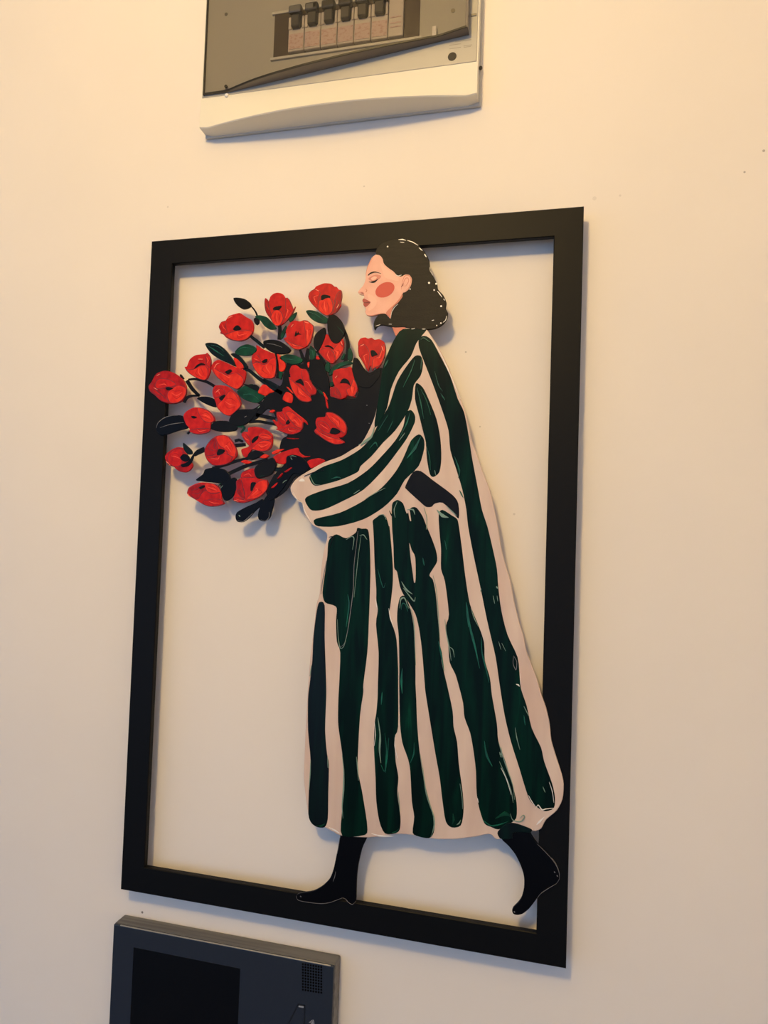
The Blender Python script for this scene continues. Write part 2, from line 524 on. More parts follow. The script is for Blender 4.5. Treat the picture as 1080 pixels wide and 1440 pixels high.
leaf(B((0,540),(50,525),(120,530),(180,560),(230,610),(200,640),(130,645),(60,625),(10,585)), 'black', 9)
leaf(B((135,680),(190,650),(260,655),(330,690),(320,720),(250,735),(180,715)), 'leaf_green', 4)
leaf(B((360,285),(400,275),(460,290),(520,330),(560,360),(530,388),(460,380),(400,345)), 'leaf_green', 2)
leaf(B((540,370),(560,320),(610,318),(665,375),(690,450),(680,490),(650,540),(610,558),(570,530),(545,460)), 'black', 9)
leaf(B((425,540),(440,480),(490,435),(520,425),(525,490),(500,560),(465,620),(430,590)), 'black', 9)
leaf(B((390,590),(410,580),(445,630),(430,695),(395,690)), 'leaf_green', 2)
leaf(B((555,830),(575,765),(640,722),(720,705),(760,725),(700,742),(640,765),(595,810)), 'leaf_green', 4)
leaf(B((715,620),(735,595),(755,650),(745,705),(715,695)), 'leaf_green', 3)
leaf(B((655,690),(680,640),(690,650),(680,690)), 'leaf_green', 3)
leaf(B((520,750),(545,710),(562,735),(560,800),(530,790)), 'leaf_green', 5)
leaf(B((215,350),(250,310),(283,293),(270,335),(230,380)), 'leaf_green', 2)
leaf(B((150,470),(190,405),(195,440),(170,500),(150,520)), 'leaf_green', 2)
leaf(B((560,890),(590,880),(595,910),(570,920)), 'leaf_green', 4)
leaf(B((455,945),(490,960),(520,985),(490,990)), 'leaf_green', 4)
leaf(B((125,790),(165,800),(150,860),(125,840)), 'leaf_green', 2)
leaf(B((395,705),(450,690),(500,720),(530,790),(555,880),(560,1000),(500,960),(440,900),(410,850),(385,790)), 'black', 3)
leaf(A((460,1020),(500,1005),(570,1010),(640,1050),(620,1095),(560,1080),(500,1050)), 'boot', 3)
leaf(C((115,260),(130,200),(180,160),(250,142),(340,148),(370,200),(385,250),(300,275),(200,308),(150,308)), 'boot', 3)
leaf(C((450,690),(510,640),(530,600),(600,585),(690,600),(735,640),(740,690),(690,720),(600,712),(520,705)), 'boot', 3)
leaf(C((660,730),(720,690),(785,670),(800,740),(770,820),(720,865),(680,845)), 'boot', 4)
leaf(C((885,510),(900,460),(960,440),(1020,460),(1060,490),(980,500),(930,520)), 'black', 9)
leaf(C((945,620),(960,570),(1020,540),(1100,500),(1130,560),(1090,640),(1010,672),(965,672)), 'black', 9)
leaf(C((785,1000),(800,960),(870,920),(960,880),(1010,850),(1030,880),(960,945),(900,1010),(850,1045),(800,1040)), 'boot', 3)
leaf(C((975,980),(1000,900),(1050,820),(1100,780),(1115,850),(1095,950),(1075,1010),(1030,1040),(985,1025)), 'boot', 4)
leaf(D((195,500),(250,475),(330,500),(390,580),(330,645),(250,640),(170,760),(90,850),(50,860),(50,780),(110,720),(170,640),(200,580)), 'boot', 6)
leaf(B((750,800),(760,690),(780,680),(810,740),(860,790),(905,820),(960,790),(995,765),(985,830),(950,880),(900,930),(840,930),(790,900)), 'black', 4)

# ---- tulips
K_T = 5
def tulip(outline, centre=None, petals=(), shines=(), tone='red', k=K_T):
    t = plate('tulip', tone, art, outline, SB, lv(k), 0.0006)
    for i, (m, pts) in enumerate(petals):
        # a thin dark edge under each petal gives it its outline
        cx = sum(p[0] for p in pts) / len(pts); cy = sum(p[1] for p in pts) / len(pts)
        plate('petal', m, t, pts, lv(k) - 0.0002, lv(k + 1) + 0.0001 * i, 0.00035)
        sp = spline(pts, 3)
        n = len(sp)
        # outline line along the inner half of the petal edge
        stroke('petal_edge', 'red_line', t, [sp[j % n] for j in range(0, n, 2)] + [sp[0]], 0.7, 0.7, 0.8, lv(k) - 0.0002, lv(k + 1) + 0.0001 * i - 0.00002, 2)
        fc_ = centre or outline
        ox = sum(p[0] for p in fc_) / len(fc_); oy = sum(p[1] for p in fc_) / len(fc_)
        base = min(sp, key=lambda p: (p[0] - ox) ** 2 + (p[1] - oy) ** 2)
        tip = max(sp, key=lambda p: (p[0] - base[0]) ** 2 + (p[1] - base[1]) ** 2)
        dx, dy = tip[0] - base[0], tip[1] - base[1]
        ll = math.hypot(dx, dy) or 1.0
        wd = abs(area2(pts)) / 2 / ll * 0.30
        for q, mm in ((-1.0, 'red_dark' if m != 'red_dark' else 'red_line'), (0.1, 'red_streak' if m != 'red_dark' else 'red'), (0.9, 'red_dark' if m != 'red_dark' else 'red_line')):
            nx_, ny_ = -dy / ll * wd * q, dx / ll * wd * q
            pp = [(base[0] + (cx - base[0]) * .35 + nx_ * .5, base[1] + (cy - base[1]) * .35 + ny_ * .5), (cx + nx_, cy + ny_), (cx + (tip[0] - cx) * .6 + nx_ * .5, cy + (tip[1] - cy) * .6 + ny_ * .5)]
            stroke('petal_streak', mm, t, pp, 0.25, 0.25, 0.9, lv(k) - 0.0002, lv(k + 1) + 0.0001 * i + 0.00003, 3)
    if centre:
        plate('flower_centre', 'black', t, centre, lv(k) - 0.0002, lv(k + 1) + 0.0005, 0.0002)
    for pts in shines:
        stroke('petal_shine', 'red_shine', t, pts, 0.3, 0.3, 1.0, lv(k) - 0.0002, lv(k + 1) + 0.0004)
    return t
L, Dk, R_ = 'red_light', 'red_dark', 'red'
# left tile
tulip(A((50,920),(75,885),(115,815),(180,788),(240,795),(300,825),(350,870),(372,930),(368,990),(340,1040),(280,1065),(220,1065),(160,1045),(110,1000),(65,965)),
      A((195,935),(215,925),(262,935),(235,950),(210,952)),
      [(R_, A((110,930),(115,885),(150,855),(220,862),(285,900),(250,922),(200,925),(160,940))),
       (Dk, A((55,920),(95,895),(130,960),(180,1005),(235,1055),(160,1042),(110,995),(68,960))),
       (L, A((225,960),(300,912),(366,935),(365,990),(330,1038),(280,1060),(235,1055),(210,1000)))],
      [A((95,930),(110,938),(128,948)), A((120,830),(150,815))], tone='red_dark')
tulip(A((355,755),(375,750),(400,690),(450,655),(530,645),(545,635),(570,665),(580,710),(575,790),(550,850),(520,868),(460,850),(400,815),(370,785)),
      A((438,768),(465,735),(500,722),(530,735),(490,738),(460,757)),
      [(L, A((372,778),(430,778),(480,750),(535,750),(555,800),(545,850),(520,866),(460,848),(400,812))),
       (R_, A((532,648),(570,668),(580,710),(572,760),(545,740),(535,700)))], [A((470,690),(510,690))])
tulip(A((580,755),(600,715),(640,695),(700,715),(760,745),(830,770),(870,790),(872,840),(850,900),(800,945),(740,920),(680,885),(620,830),(590,790)),
      A((700,795),(740,775),(755,790),(725,815),(705,810)),
      [(L, A((600,765),(660,800),(720,825),(790,805),(850,850),(848,898),(800,942),(740,918),(680,880),(620,828)))],
      [A((605,770),(625,735),(650,725))])
tulip(A((768,680),(800,688),(850,740),(848,770),(800,765),(780,720)), tone='red_light', k=4)
tulip(A((645,415),(665,375),(700,365),(730,325),(790,305),(825,300),(870,330),(920,360),(940,410),(930,470),(890,515),(830,538),(760,530),(710,510),(680,480),(655,470),(660,455)),
      A((765,440),(785,410),(810,405),(835,435),(800,448)),
      [(R_, A((648,415),(668,380),(710,368),(702,420),(722,470),(682,478),(662,450))),
       (L, A((700,490),(740,468),(800,450),(870,445),(928,462),(888,512),(830,534),(760,526)))], [A((720,345),(760,325))])
tulip(A((590,960),(610,915),(660,908),(720,920),(760,950),(810,1000),(832,1060),(820,1100),(790,1130),(740,1170),(680,1150),(630,1100),(620,1060),(595,1000)),
      A((648,1015),(690,990),(698,1000),(672,1038),(655,1032)),
      [(L, A((632,1085),(680,1030),(735,960),(780,980),(828,1060),(816,1100),(740,1166),(680,1146))),
       (R_, A((602,960),(640,930),(690,950),(695,985),(645,1008),(612,1010)))], [A((620,970),(650,945))])
tulip(B((-100,680),(-85,645),(-55,620),(-60,570),(0,605),(60,630),(100,650),(112,720),(108,790),(95,840),(60,855),(0,850),(-50,810),(-90,740)),
      B((-12,710),(15,690),(35,690),(30,712),(0,722)),
      [(L, B((-90,735),(-50,715),(0,735),(35,725),(60,690),(100,680),(110,720),(106,790),(92,838),(60,852),(0,846),(-50,806))),
       (R_, B((-95,680),(-60,650),(-30,680),(-20,715),(-60,712),(-88,730)))])
tulip(A((975,970),(1005,910),(1040,905),(1080,940),(1112,965),(1070,980),(1040,1000),(1000,985)), tone='red_light')
# upper right tile
tulip(B((15,175),(35,185),(45,200),(60,160),(90,135),(125,128),(165,140),(190,175),(215,180),(240,230),(255,265),(272,245),(250,300),(215,350),(170,390),(125,412),(85,390),(60,350),(25,300),(12,240)),
      B((80,270),(100,248),(155,240),(130,275)),
      [(Dk, B((16,182),(45,203),(52,260),(68,330),(28,298),(14,240))),
       (R_, B((190,178),(215,184),(252,268),(246,300),(212,348),(172,386),(190,300))),
       (L, B((65,335),(90,285),(125,275),(155,300),(168,350),(145,398),(112,408),(82,382)))])
tulip(B((380,160),(395,120),(430,95),(445,75),(480,60),(515,48),(570,52),(600,75),(620,80),(635,100),(660,110),(665,160),(655,215),(655,240),(620,290),(580,315),(540,325),(495,305),(460,275),(415,230),(390,195)),
      B((490,190),(490,155),(520,145),(560,155),(565,170),(530,175),(505,190)),
      [(R_, B((382,160),(397,122),(430,104),(455,110),(482,130),(466,190),(462,262),(417,228),(392,193))),
       (Dk, B((600,205),(625,135),(658,114),(662,160),(652,215),(618,288),(587,306),(600,250))),
       (L, B((462,255),(472,200),(520,178),(560,172),(587,220),(582,290),(540,322),(497,302),(472,280)))],
      [B((440,100),(470,115)), B((620,260),(640,225))])
tulip(B((170,515),(195,500),(190,450),(220,390),(260,362),(310,370),(340,360),(375,365),(395,395),(420,400),(425,450),(405,530),(370,580),(310,610),(260,605),(215,570),(185,540)),
      B((265,495),(275,450),(285,472),(297,455),(300,470),(322,480),(290,482),(275,495)),
      [(L, B((340,364),(375,370),(418,404),(422,450),(402,530),(368,576),(358,480),(346,400))),
       (L, B((174,516),(220,545),(290,575),(345,588),(305,608),(260,601),(217,567)))], [B((235,420),(255,395)), B((345,375),(385,385))])
tulip(B((470,600),(500,540),(520,490),(545,480),(570,520),(600,550),(640,545),(660,500),(680,540),(680,600),(650,660),(610,710),(580,730),(530,700),(490,660),(465,625)),
      B((518,582),(550,570),(588,592),(590,608),(560,588)),
      [(L, B((592,610),(640,560),(678,600),(648,658),(614,702),(600,650))),
       (R_, B((472,618),(520,602),(560,600),(598,645),(608,700),(580,726),(532,697),(492,657)))], [B((655,535),(668,570))])
tulip(B((800,600),(800,550),(820,515),(860,505),(885,515),(915,508),(940,525),(980,520),(1020,545),(1035,600),(1025,670),(990,740),(960,770),(940,760),(920,785),(905,745),(885,790),(860,750),(830,700),(805,660)),
      B((905,620),(935,615),(965,650),(940,660),(915,668)),
      [(R_, B((803,590),(830,562),(868,580),(898,640),(893,720),(883,784),(860,748),(832,698),(808,658))),
       (L, B((930,685),(970,668),(1000,610),(1018,562),(1031,600),(1021,670),(987,738),(942,760),(920,775)))],
      [B((820,580),(850,565)), B((1000,580),(1015,620))])
tulip(B((215,845),(230,840),(220,790),(240,745),(280,740),(320,770),(360,775),(385,810),(400,880),(450,945),(440,990),(400,1000),(410,1040),(370,1055),(310,1040),(265,990),(235,930)),
      B((270,882),(310,855),(330,868),(342,915),(310,895)),
      [(R_, B((320,792),(358,779),(383,812),(398,882),(446,945),(436,986),(390,982),(352,930),(338,870))),
       (L, B((219,852),(260,885),(305,922),(352,965),(398,1012),(406,1038),(370,1050),(312,1036),(268,988),(238,930)))])
tulip(B((585,870),(585,815),(600,780),(650,770),(690,765),(740,755),(755,800),(775,870),(800,940),(790,970),(770,965),(775,1010),(740,1005),(705,1000),(695,1015),(650,1030),(600,1015),(565,1000),(565,930),(600,920)),
      B((648,892),(665,860),(690,852),(720,870),(737,918),(715,897),(680,890)),
      [(Dk, B((568,942),(608,924),(640,962),(660,1020),(602,1012),(568,998))),
       (L, B((738,925),(758,862),(773,870),(796,938),(768,1000),(722,996),(702,945)))], [B((605,850),(625,830))])
tulip(B((115,648),(145,662),(190,740),(170,792),(125,780)), tone='red_light', k=4)
tulip(B((163,1030),(195,965),(250,997),(238,1062)), tone='red_light', k=4)
tulip(B((195,925),(215,930),(255,975),(240,975)), tone='red_light', k=4)
tulip(B((500,975),(515,968),(548,1030),(525,1020)), tone='red_light', k=4)
tulip(B((370,722),(390,712),(395,750),(378,762)), tone='red_light', k=3)
tulip(B((445,668),(460,660),(480,690),(450,695)), tone='red', k=3)
tulip(D((520,-20),(535,0),(550,70),(545,88),(530,60)), tone='red', k=4)
# lower left tile
tulip(C((345,150),(370,110),(430,78),(500,80),(560,105),(600,150),(612,190),(580,210),(575,255),(560,285),(520,300),(460,305),(410,290),(395,255),(365,215)),
      C((410,155),(430,148),(462,160),(432,170)),
      [(L, C((465,84),(500,84),(558,108),(596,150),(606,188),(570,206),(520,190),(482,140))),
       (R_, C((397,275),(450,258),(520,254),(578,262),(555,286),(520,297),(460,301),(412,288)))])
t = tulip(C((190,500),(205,465),(250,430),(300,412),(345,420),(370,460),(390,500),(425,560),(410,600),(370,625),(320,620),(285,600),(265,580),(215,560)), None,
      [(R_, C((225,470),(260,440),(300,425),(340,440),(345,500),(330,560),(275,578),(225,548),(215,510)))],
      [C((198,530),(215,545),(235,565))], tone='red_dark')
for pts, m in ((C((345,375),(385,405),(420,440),(425,470),(390,475),(360,450),(345,420)), 'green_dark'),
               (C((318,500),(345,470),(385,480),(402,510),(370,535),(335,525)), 'boot'),
               (C((325,560),(370,542),(400,515),(430,470),(440,480),(425,530),(390,570),(340,582)), 'boot')):
    plate('sepal', m, t, pts, lv(5), lv(8), 0.0003)
tulip(C((525,430),(560,370),(610,325),(670,308),(720,320),(765,370),(795,430),(800,480),(770,520),(720,555),(650,570),(590,565),(545,520),(525,475)),
      C((628,475),(645,428),(692,435),(690,455),(652,478)),
      [(Dk, C((528,430),(562,372),(608,332),(630,400),(638,450),(590,485),(540,478))),
       (L, C((622,332),(670,312),(718,324),(762,372),(791,430),(780,495),(732,478),(700,430),(652,400))),
       (R_, C((542,495),(590,508),(640,485),(700,465),(758,502),(718,551),(650,566),(592,561),(548,520)))])
tulip(C((835,310),(850,285),(890,280),(890,250),(940,240),(1010,250),(1070,280),(1100,320),(1095,400),(1060,440),(1000,450),(950,440),(920,440),(900,480),(870,500),(840,470),(835,430),(880,415),(900,400),(870,360)),
      C((922,358),(950,325),(978,318),(972,342),(930,378)),
      [(R_, C((838,310),(862,292),(905,340),(912,400),(890,388),(862,350))),
       (L, C((925,425),(990,368),(1050,355),(1092,380),(1058,436),(1000,446),(950,436))),
       (L, C((980,312),(1020,290),(1094,322),(1080,348),(1040,352),(1000,340)))])
tulip(C((375,800),(390,755),(430,730),(480,712),(540,710),(600,720),(640,745),(665,790),(670,850),(690,890),(640,910),(570,915),(520,900),(470,870),(420,840),(385,815)),
      C((478,752),(520,733),(526,750),(490,766)),
      [(Dk, C((384,792),(402,758),(470,728),(530,742),(540,772),(500,800),(472,850),(422,832))),
       (L, C((540,714),(600,724),(638,748),(660,790),(600,802),(552,790),(528,742))),
       (R_, C((520,868),(600,850),(668,858),(684,888),(640,906),(570,911),(522,896)))], [C((382,800),(390,820),(410,835))])
tulip(C((765,845),(790,770),(790,700),(830,670),(840,625),(890,600),(940,592),(955,640),(985,680),(1050,690),(1062,740),(1040,790),(980,840),(920,865),(860,885),(800,880),(765,860)),
      C((912,778),(918,713),(957,712),(940,750),(926,778)),
      [(R_, C((832,670),(842,628),(890,604),(936,596),(950,640),(948,668),(890,668))),
       (Dk, C((794,702),(830,682),(848,740),(858,800),(868,848),(832,830),(802,790))),
       (L, C((957,724),(1000,694),(1047,694),(1058,740),(1037,788),(978,836),(920,852),(882,848),(920,800))),
       (R_, C((769,850),(800,834),(870,862),(896,868),(860,881),(802,876)))], [C((775,860),(810,870))])
tulip(C((830,535),(870,520),(927,540),(880,555)), tone='red_light', k=4)
tulip(C((990,500),(1030,470),(1067,485),(1040,507)), tone='red_light', k=10)
# lower right tile
tulip(D((80,190),(90,180),(120,195),(110,120),(160,110),(165,85),(210,68),(250,100),(300,140),(340,170),(370,200),(375,225),(340,200),(335,250),(300,290),(240,308),(180,295),(105,260),(120,250)),
      D((190,212),(210,180),(226,205),(206,218)),
      [(R_, D((114,124),(158,117),(180,160),(196,215),(170,228),(132,190))),
       (L, D((190,122),(230,112),(288,152),(332,200),(327,252),(290,243),(252,210),(212,160))),
       (R_, D((109,260),(150,270),(210,242),(260,252),(318,272),(298,288),(240,304),(182,291)))])
tulip(D((430,270),(450,250),(440,210),(455,165),(520,155),(530,120),(580,120),(640,150),(690,200),(708,250),(700,300),(670,330),(640,335),(690,370),(660,388),(600,390),(540,365),(480,325),(440,295)),
      D((563,292),(580,250),(620,255),(652,280),(620,302),(590,302)),
      [(R_, D((456,202),(500,192),(545,222),(568,262),(556,298),(510,282),(470,242))),
       (L, D((533,126),(580,124),(638,154),(687,202),(704,250),(688,296),(652,268),(602,220),(562,180))),
       (L, D((434,270),(460,268),(520,313),(590,334),(650,350),(682,370),(658,384),(600,386),(542,361),(482,322)))])
tulip(D((75,510),(110,475),(200,440),(290,418),(310,455),(350,485),(400,490),(340,502),(250,490),(205,490),(190,550),(140,555),(95,535)), tone='red', k=4)
tulip(D((70,460),(110,435),(180,428),(120,462),(85,475)), tone='red_light', k=4)
tulip(D((372,530),(465,505),(525,530),(440,578),(400,590)), tone='red', k=3)
tulip(D((115,680),(155,630),(165,640),(140,670)), tone='red_dark', k=8)
tulip(D((65,755),(110,715),(125,715),(90,755)), tone='red', k=8)
tulip(D((175,620),(230,585),(245,588),(200,625)), tone='red_dark', k=8)
tulip(D((-20,478),(20,474),(42,490),(10,503)), tone='red_light', k=4)
tulip(D((48,112),(78,95),(102,105),(75,125)), tone='red_light', k=4)
tulip(D((195,335),(250,335),(305,340),(250,348)), tone='red_dark', k=4)
# veins and glints on the dark leaves
def glint(pts, w=0.9, m='mint', k=11, name='glint'):
    return stroke(name, m, art, pts, 0.25, 0.25, w, SB, lv(k))
glint(C((150,248),(230,222),(300,210),(350,205)), 0.8, 'grey_line', 5, 'leaf_vein')
glint(C((118,250),(135,205),(185,165),(250,146),(300,145)), 0.8, 'grey_line', 5)
glint(A((540,570),(590,600),(650,640),(690,665)), 1.6, 'bright_green', 11, 'leaf_vein')
glint(A((580,570),(640,585),(690,625)), 0.8, 'bright_green', 11)
glint(B((30,560),(90,565),(160,590)), 0.6, 'grey_line', 11)
glint(B((380,292),(440,310),(510,360)), 0.9, 'bright_green', 4, 'leaf_vein')
glint(B((150,690),(220,690),(310,705)), 0.9, 'bright_green', 6, 'leaf_vein')
glint(B((620,410),(660,450),(680,485)), 1.6, 'leaf_green', 11)
glint(B((600,790),(650,745),(720,725)), 0.8, 'bright_green', 6)
glint(B((395,610),(415,620),(425,680)), 1.2, 'bright_green', 4)
glint(A((850,990),(920,985),(980,1030)), 1.2, 'bright_green', 3)
glint(A((810,610),(860,590),(930,600)), 0.9, 'bright_green', 4)
glint(C((860,160),(880,150)), 0.8, 'grey_line', 5); glint(C((975,85),(992,65)), 1.4, 'mint', 5)
glint(D((225,490),(250,485),(280,495)), 0.9, 'mint', 8); glint(D((232,500),(245,520)), 1.0, 'mint', 8)
glint(D((165,715),(180,700),(200,690)), 1.0, 'mint', 8); glint(C((815,985),(825,1000)), 1.6, 'mint', 5)
glint(C((1000,1025),(1040,1035),(1068,1005),(1072,960)), 0.7, 'grey_line', 6)
glint(C((800,1030),(850,1040),(900,1000),(930,970)), 0.7, 'grey_line', 6)
glint(D((870,60),(880,58)), 1.2, 'grey_line', 4); glint(D((890,210),(898,212)), 1.0, 'grey_line', 4)
glint(C((985,660),(1030,650)), 1.2, 'leaf_green', 11); glint(D((805,395),(822,385)), 1.4, 'mint', 4)
glint(C((640,740),(665,715)), 1.0, 'leaf_green', 6); glint(C((660,760),(680,735)), 0.8, 'mint', 6)

# ---- coat
coat_pts = [(566.7,462.5),(582,461),(598.6,462.5),(605.5,471),(619,492),(633,522),(644,553),(651,569),(658,594),(664,622),(672,642),(678,661),(689,689),(695,716),
    (700,740),(704.4,769),(711,795.5),(718,818),(723,847),(731,878),(736.7,895.5),(740,915.5),(748,935.5),(755.5,955.5),(761,975.5),(768,995.5),(773,1018),(775.5,1042),(783,1067),(790,1089),
    (792.7,1104),(791,1124),(783,1140),(768,1153),(761,1165.5),(752,1169),(743,1167),(725,1168),(712,1176),(705.6,1180),(696.7,1180),(688,1173),(668,1177),(634,1180.5),(612,1180),(600,1178),(580,1174.5),(562,1173),
    (544,1174.5),(518,1178),(480,1175.5),(469,1170),(456.7,1164),(446.7,1163),(438,1158),(433,1144),(429,1115.5),(427,1089),(428.5,1049),(430,1015.5),(432,978),(433,962),(436.7,918),(441,884.5),
    (444.5,851),(449,835.5),(451,806.7),(454.5,778),(460,753),(453,745.5),(439,738),(428,723),(424,707),(415,701),(409,692),(409,683),(418,672),(433,662.5),(453,651),(478,642),(493,633),
    (508,623),(520,602),(527.5,583),(533,557),(537,537),(543,510),(548,492),(555,480)]
KC = 8
coat = plate('coat', 'coat', art, coat_pts, SB, lv(KC), 0.0007, 3)
coat['label'] = 'pale pink coat with dark green stripes'
def cs(name, m, pts, k=1, bevel=0.0004, n=3):
    return plate(name, m, coat, pts, lv(KC) - 0.0003, lv(KC + k), bevel, n)
def cst(m, pts, w, k=4, name='brush_streak', w0=0.3, w1=0.3):
    return stroke(name, m, coat, pts, w0, w1, w, lv(KC) - 0.0003, lv(KC + k))
cs('stripe', 'green_diag', E_((600,45),(715,45),(700,75),(668,118),(640,185),(580,260),(540,350),(520,445),(490,505),(462,545),(455,520),(470,430),(485,330),(500,230),(530,150),(560,90)), 1)
cs('stripe', 'green_diag', E_((690,182),(660,182),(620,230),(570,310),(540,400),(520,450),(470,535),(440,595),(380,655),(290,708),(200,740),(140,775),(125,800),(145,835),(180,837),(280,810),(370,770),(385,740),(440,690),(500,620),(560,560),(620,470),(645,400),(655,330),(690,280),(702,220)), 2)
cs('stripe', 'green_diag', E_((640,455),(660,480),(660,520),(620,600),(570,670),(500,760),(400,860),(290,920),(200,960),(140,965),(115,940),(103,910),(120,890),(200,860),(320,825),(420,760),(490,690),(560,610),(600,540),(615,470)), 1)
cs('stripe', 'green_diag', E_((680,578),(705,600),(708,650),(680,740),(610,810),(570,880),(500,950),(400,1010),(270,1045),(170,1045),(148,1025),(160,1005),(280,975),(390,920),(490,850),(560,770),(600,700),(640,610)), 1)
cs('stripe', 'green', E_((665,320),(700,340),(730,400),(770,500),(790,600),(795,700),(785,770),(755,795),(735,780),(720,700),(715,620),(700,560),(680,480),(660,400)), 1)
cs('stripe', 'green', [(589,476),(597,472),(607,478),(619,500),(633,528),(644,561),(653,580.5),(660,617),(664,644),(672,686),(678,717),(685.5,740),(693,771),(699,800),(701,826.7),(705.5,860),(714,893),(728,924),(731,951),(733,969),(741,993),(748,1024),(761,1051),(765.5,1071),(776.7,1102),(780.7,1122),(779,1136.7),(768,1141),(759,1138),(745.5,1126.7),(738,1106.7),(730,1080),(718,1042),(709,1004),(702,960),(696.7,924),(688,886.7),(683,864),(675.5,826.7),(665.5,780),(658,740),(655.5,716.7),(650,689),(641.7,661),(633,633),(630.5,605.5),(622,578),(608,539),(597,511),(589,489)], 1)
cs('elbow_patch', 'black', E_((650,770),(690,765),(750,810),(850,885),(880,930),(882,1005),(850,970),(800,925),(760,930),(745,945),(715,945),(680,915),(620,860),(612,840)), 3)
cs('stripe', 'green_dark', T1((130,480),(165,500),(165,700),(175,1000)) + T2((175,100),(168,300),(180,450),(192,520),(188,700),(185,860),(165,915),(120,916),(80,890),(60,830),(65,650),(75,500),(58,300),(58,100)) + T1((68,1000),(85,850),(92,700),(112,540)), 1)
cs('stripe', 'green', T1((185,110),(200,75),(240,50),(300,75),(360,40),(370,10),(400,15),(438,20),(450,100),(455,300),(445,600),(435,800),(410,1000)) + T2((410,60),(390,200),(378,400),(375,550),(400,680),(420,800),(435,910),(420,965),(275,970),(270,850),(285,700),(280,500),(260,350),(248,250),(250,100)) + T1((255,1000),(262,800),(240,730),(235,600),(240,520),(215,500),(165,482),(150,420),(165,300),(180,190)), 1)
cs('stripe', 'green', [(524,732),(530,727),(536,723.6),(543,727),(547,740)] + T1((575,0),(585,100),(597,260),(595,380),(580,510),(575,560),(600,640),(620,720),(630,900)) + T2((630,0),(630,280),(608,350),(615,500),(632,600),(625,700),(645,850),(640,930),(610,955),(545,955),(510,880),(490,750),(485,600),(475,400),(480,260),(490,190),(498,100)) + T1((500,1000),(505,800),(488,620),(500,530),(490,470),(490,400),(480,250),(475,100),(470,0)), 1)
cs('stripe', 'green', T1((625,520),(640,452),(670,440),(700,500),(720,580),(735,700),(740,900),(740,1000)) + T2((745,100),(750,250),(765,430),(790,600),(830,760),(860,870),(855,950),(825,985),(760,975),(720,950),(730,850),(715,750),(705,560),(690,480),(655,380),(640,250),(635,0)) + T1((636,900),(632,700),(622,600)), 1)
cs('stripe', 'green', [(551,710),(556,704),(560,703),(567,708),(572,722),(576,716),(580,713),(586,714),(594,725),(600,740),(604,749),(613,773),(615,789),(609,800),(604,809),(609,815.5),(613,835.5),(615.5,864),(618,893),(621,929),(629,964),(636.7,1000),(638,1022),(643,1044),(645.5,1075.5),(651,1115.5),(652,1142),(648,1161),(635.5,1164),(626.7,1155.5),(622,1126.7),(618,1093),(612,1060),(604,1011),(598,973),(596.7,958),(593,913),(589,884),(584,864),(575.5,849),(566.7,835.5),(562,824),(558,804),(554,798),(553,766.7),(551,740)], 1)
cs('coat_gap', 'coat', T1((700,105),(715,150),(738,200),(740,340),(730,357),(722,300),(708,200)), 2, 0.0002)
cs('coat_gap', 'coat', E_((622,945),(632,955),(641,1015),(634,1012),(628,980)), 2, 0.0001)
cs('stripe', 'green', [(616.7,724),(622,716.7),(636,725),(643,730),(645.5,740),(650,773),(654,806.7),(659,840),(663,855.5),(674,882),(681,904),(682,929),(689,953),(692,978),(699,1018),(701,1042),(711,1071),(721,1104),(726.7,1129),(726,1151),(714,1160),(701,1166.7),(690,1163),(681,1158),(674,1138),(670,1115.5),(669,1084),(665.5,1055.5),(661,1031),(653,1009),(651,989),(645.5,966.7),(640,948),(632,931),(630,904),(627,880),(631,864),(625.5,818),(620,800),(620,773),(618,751)], 1)
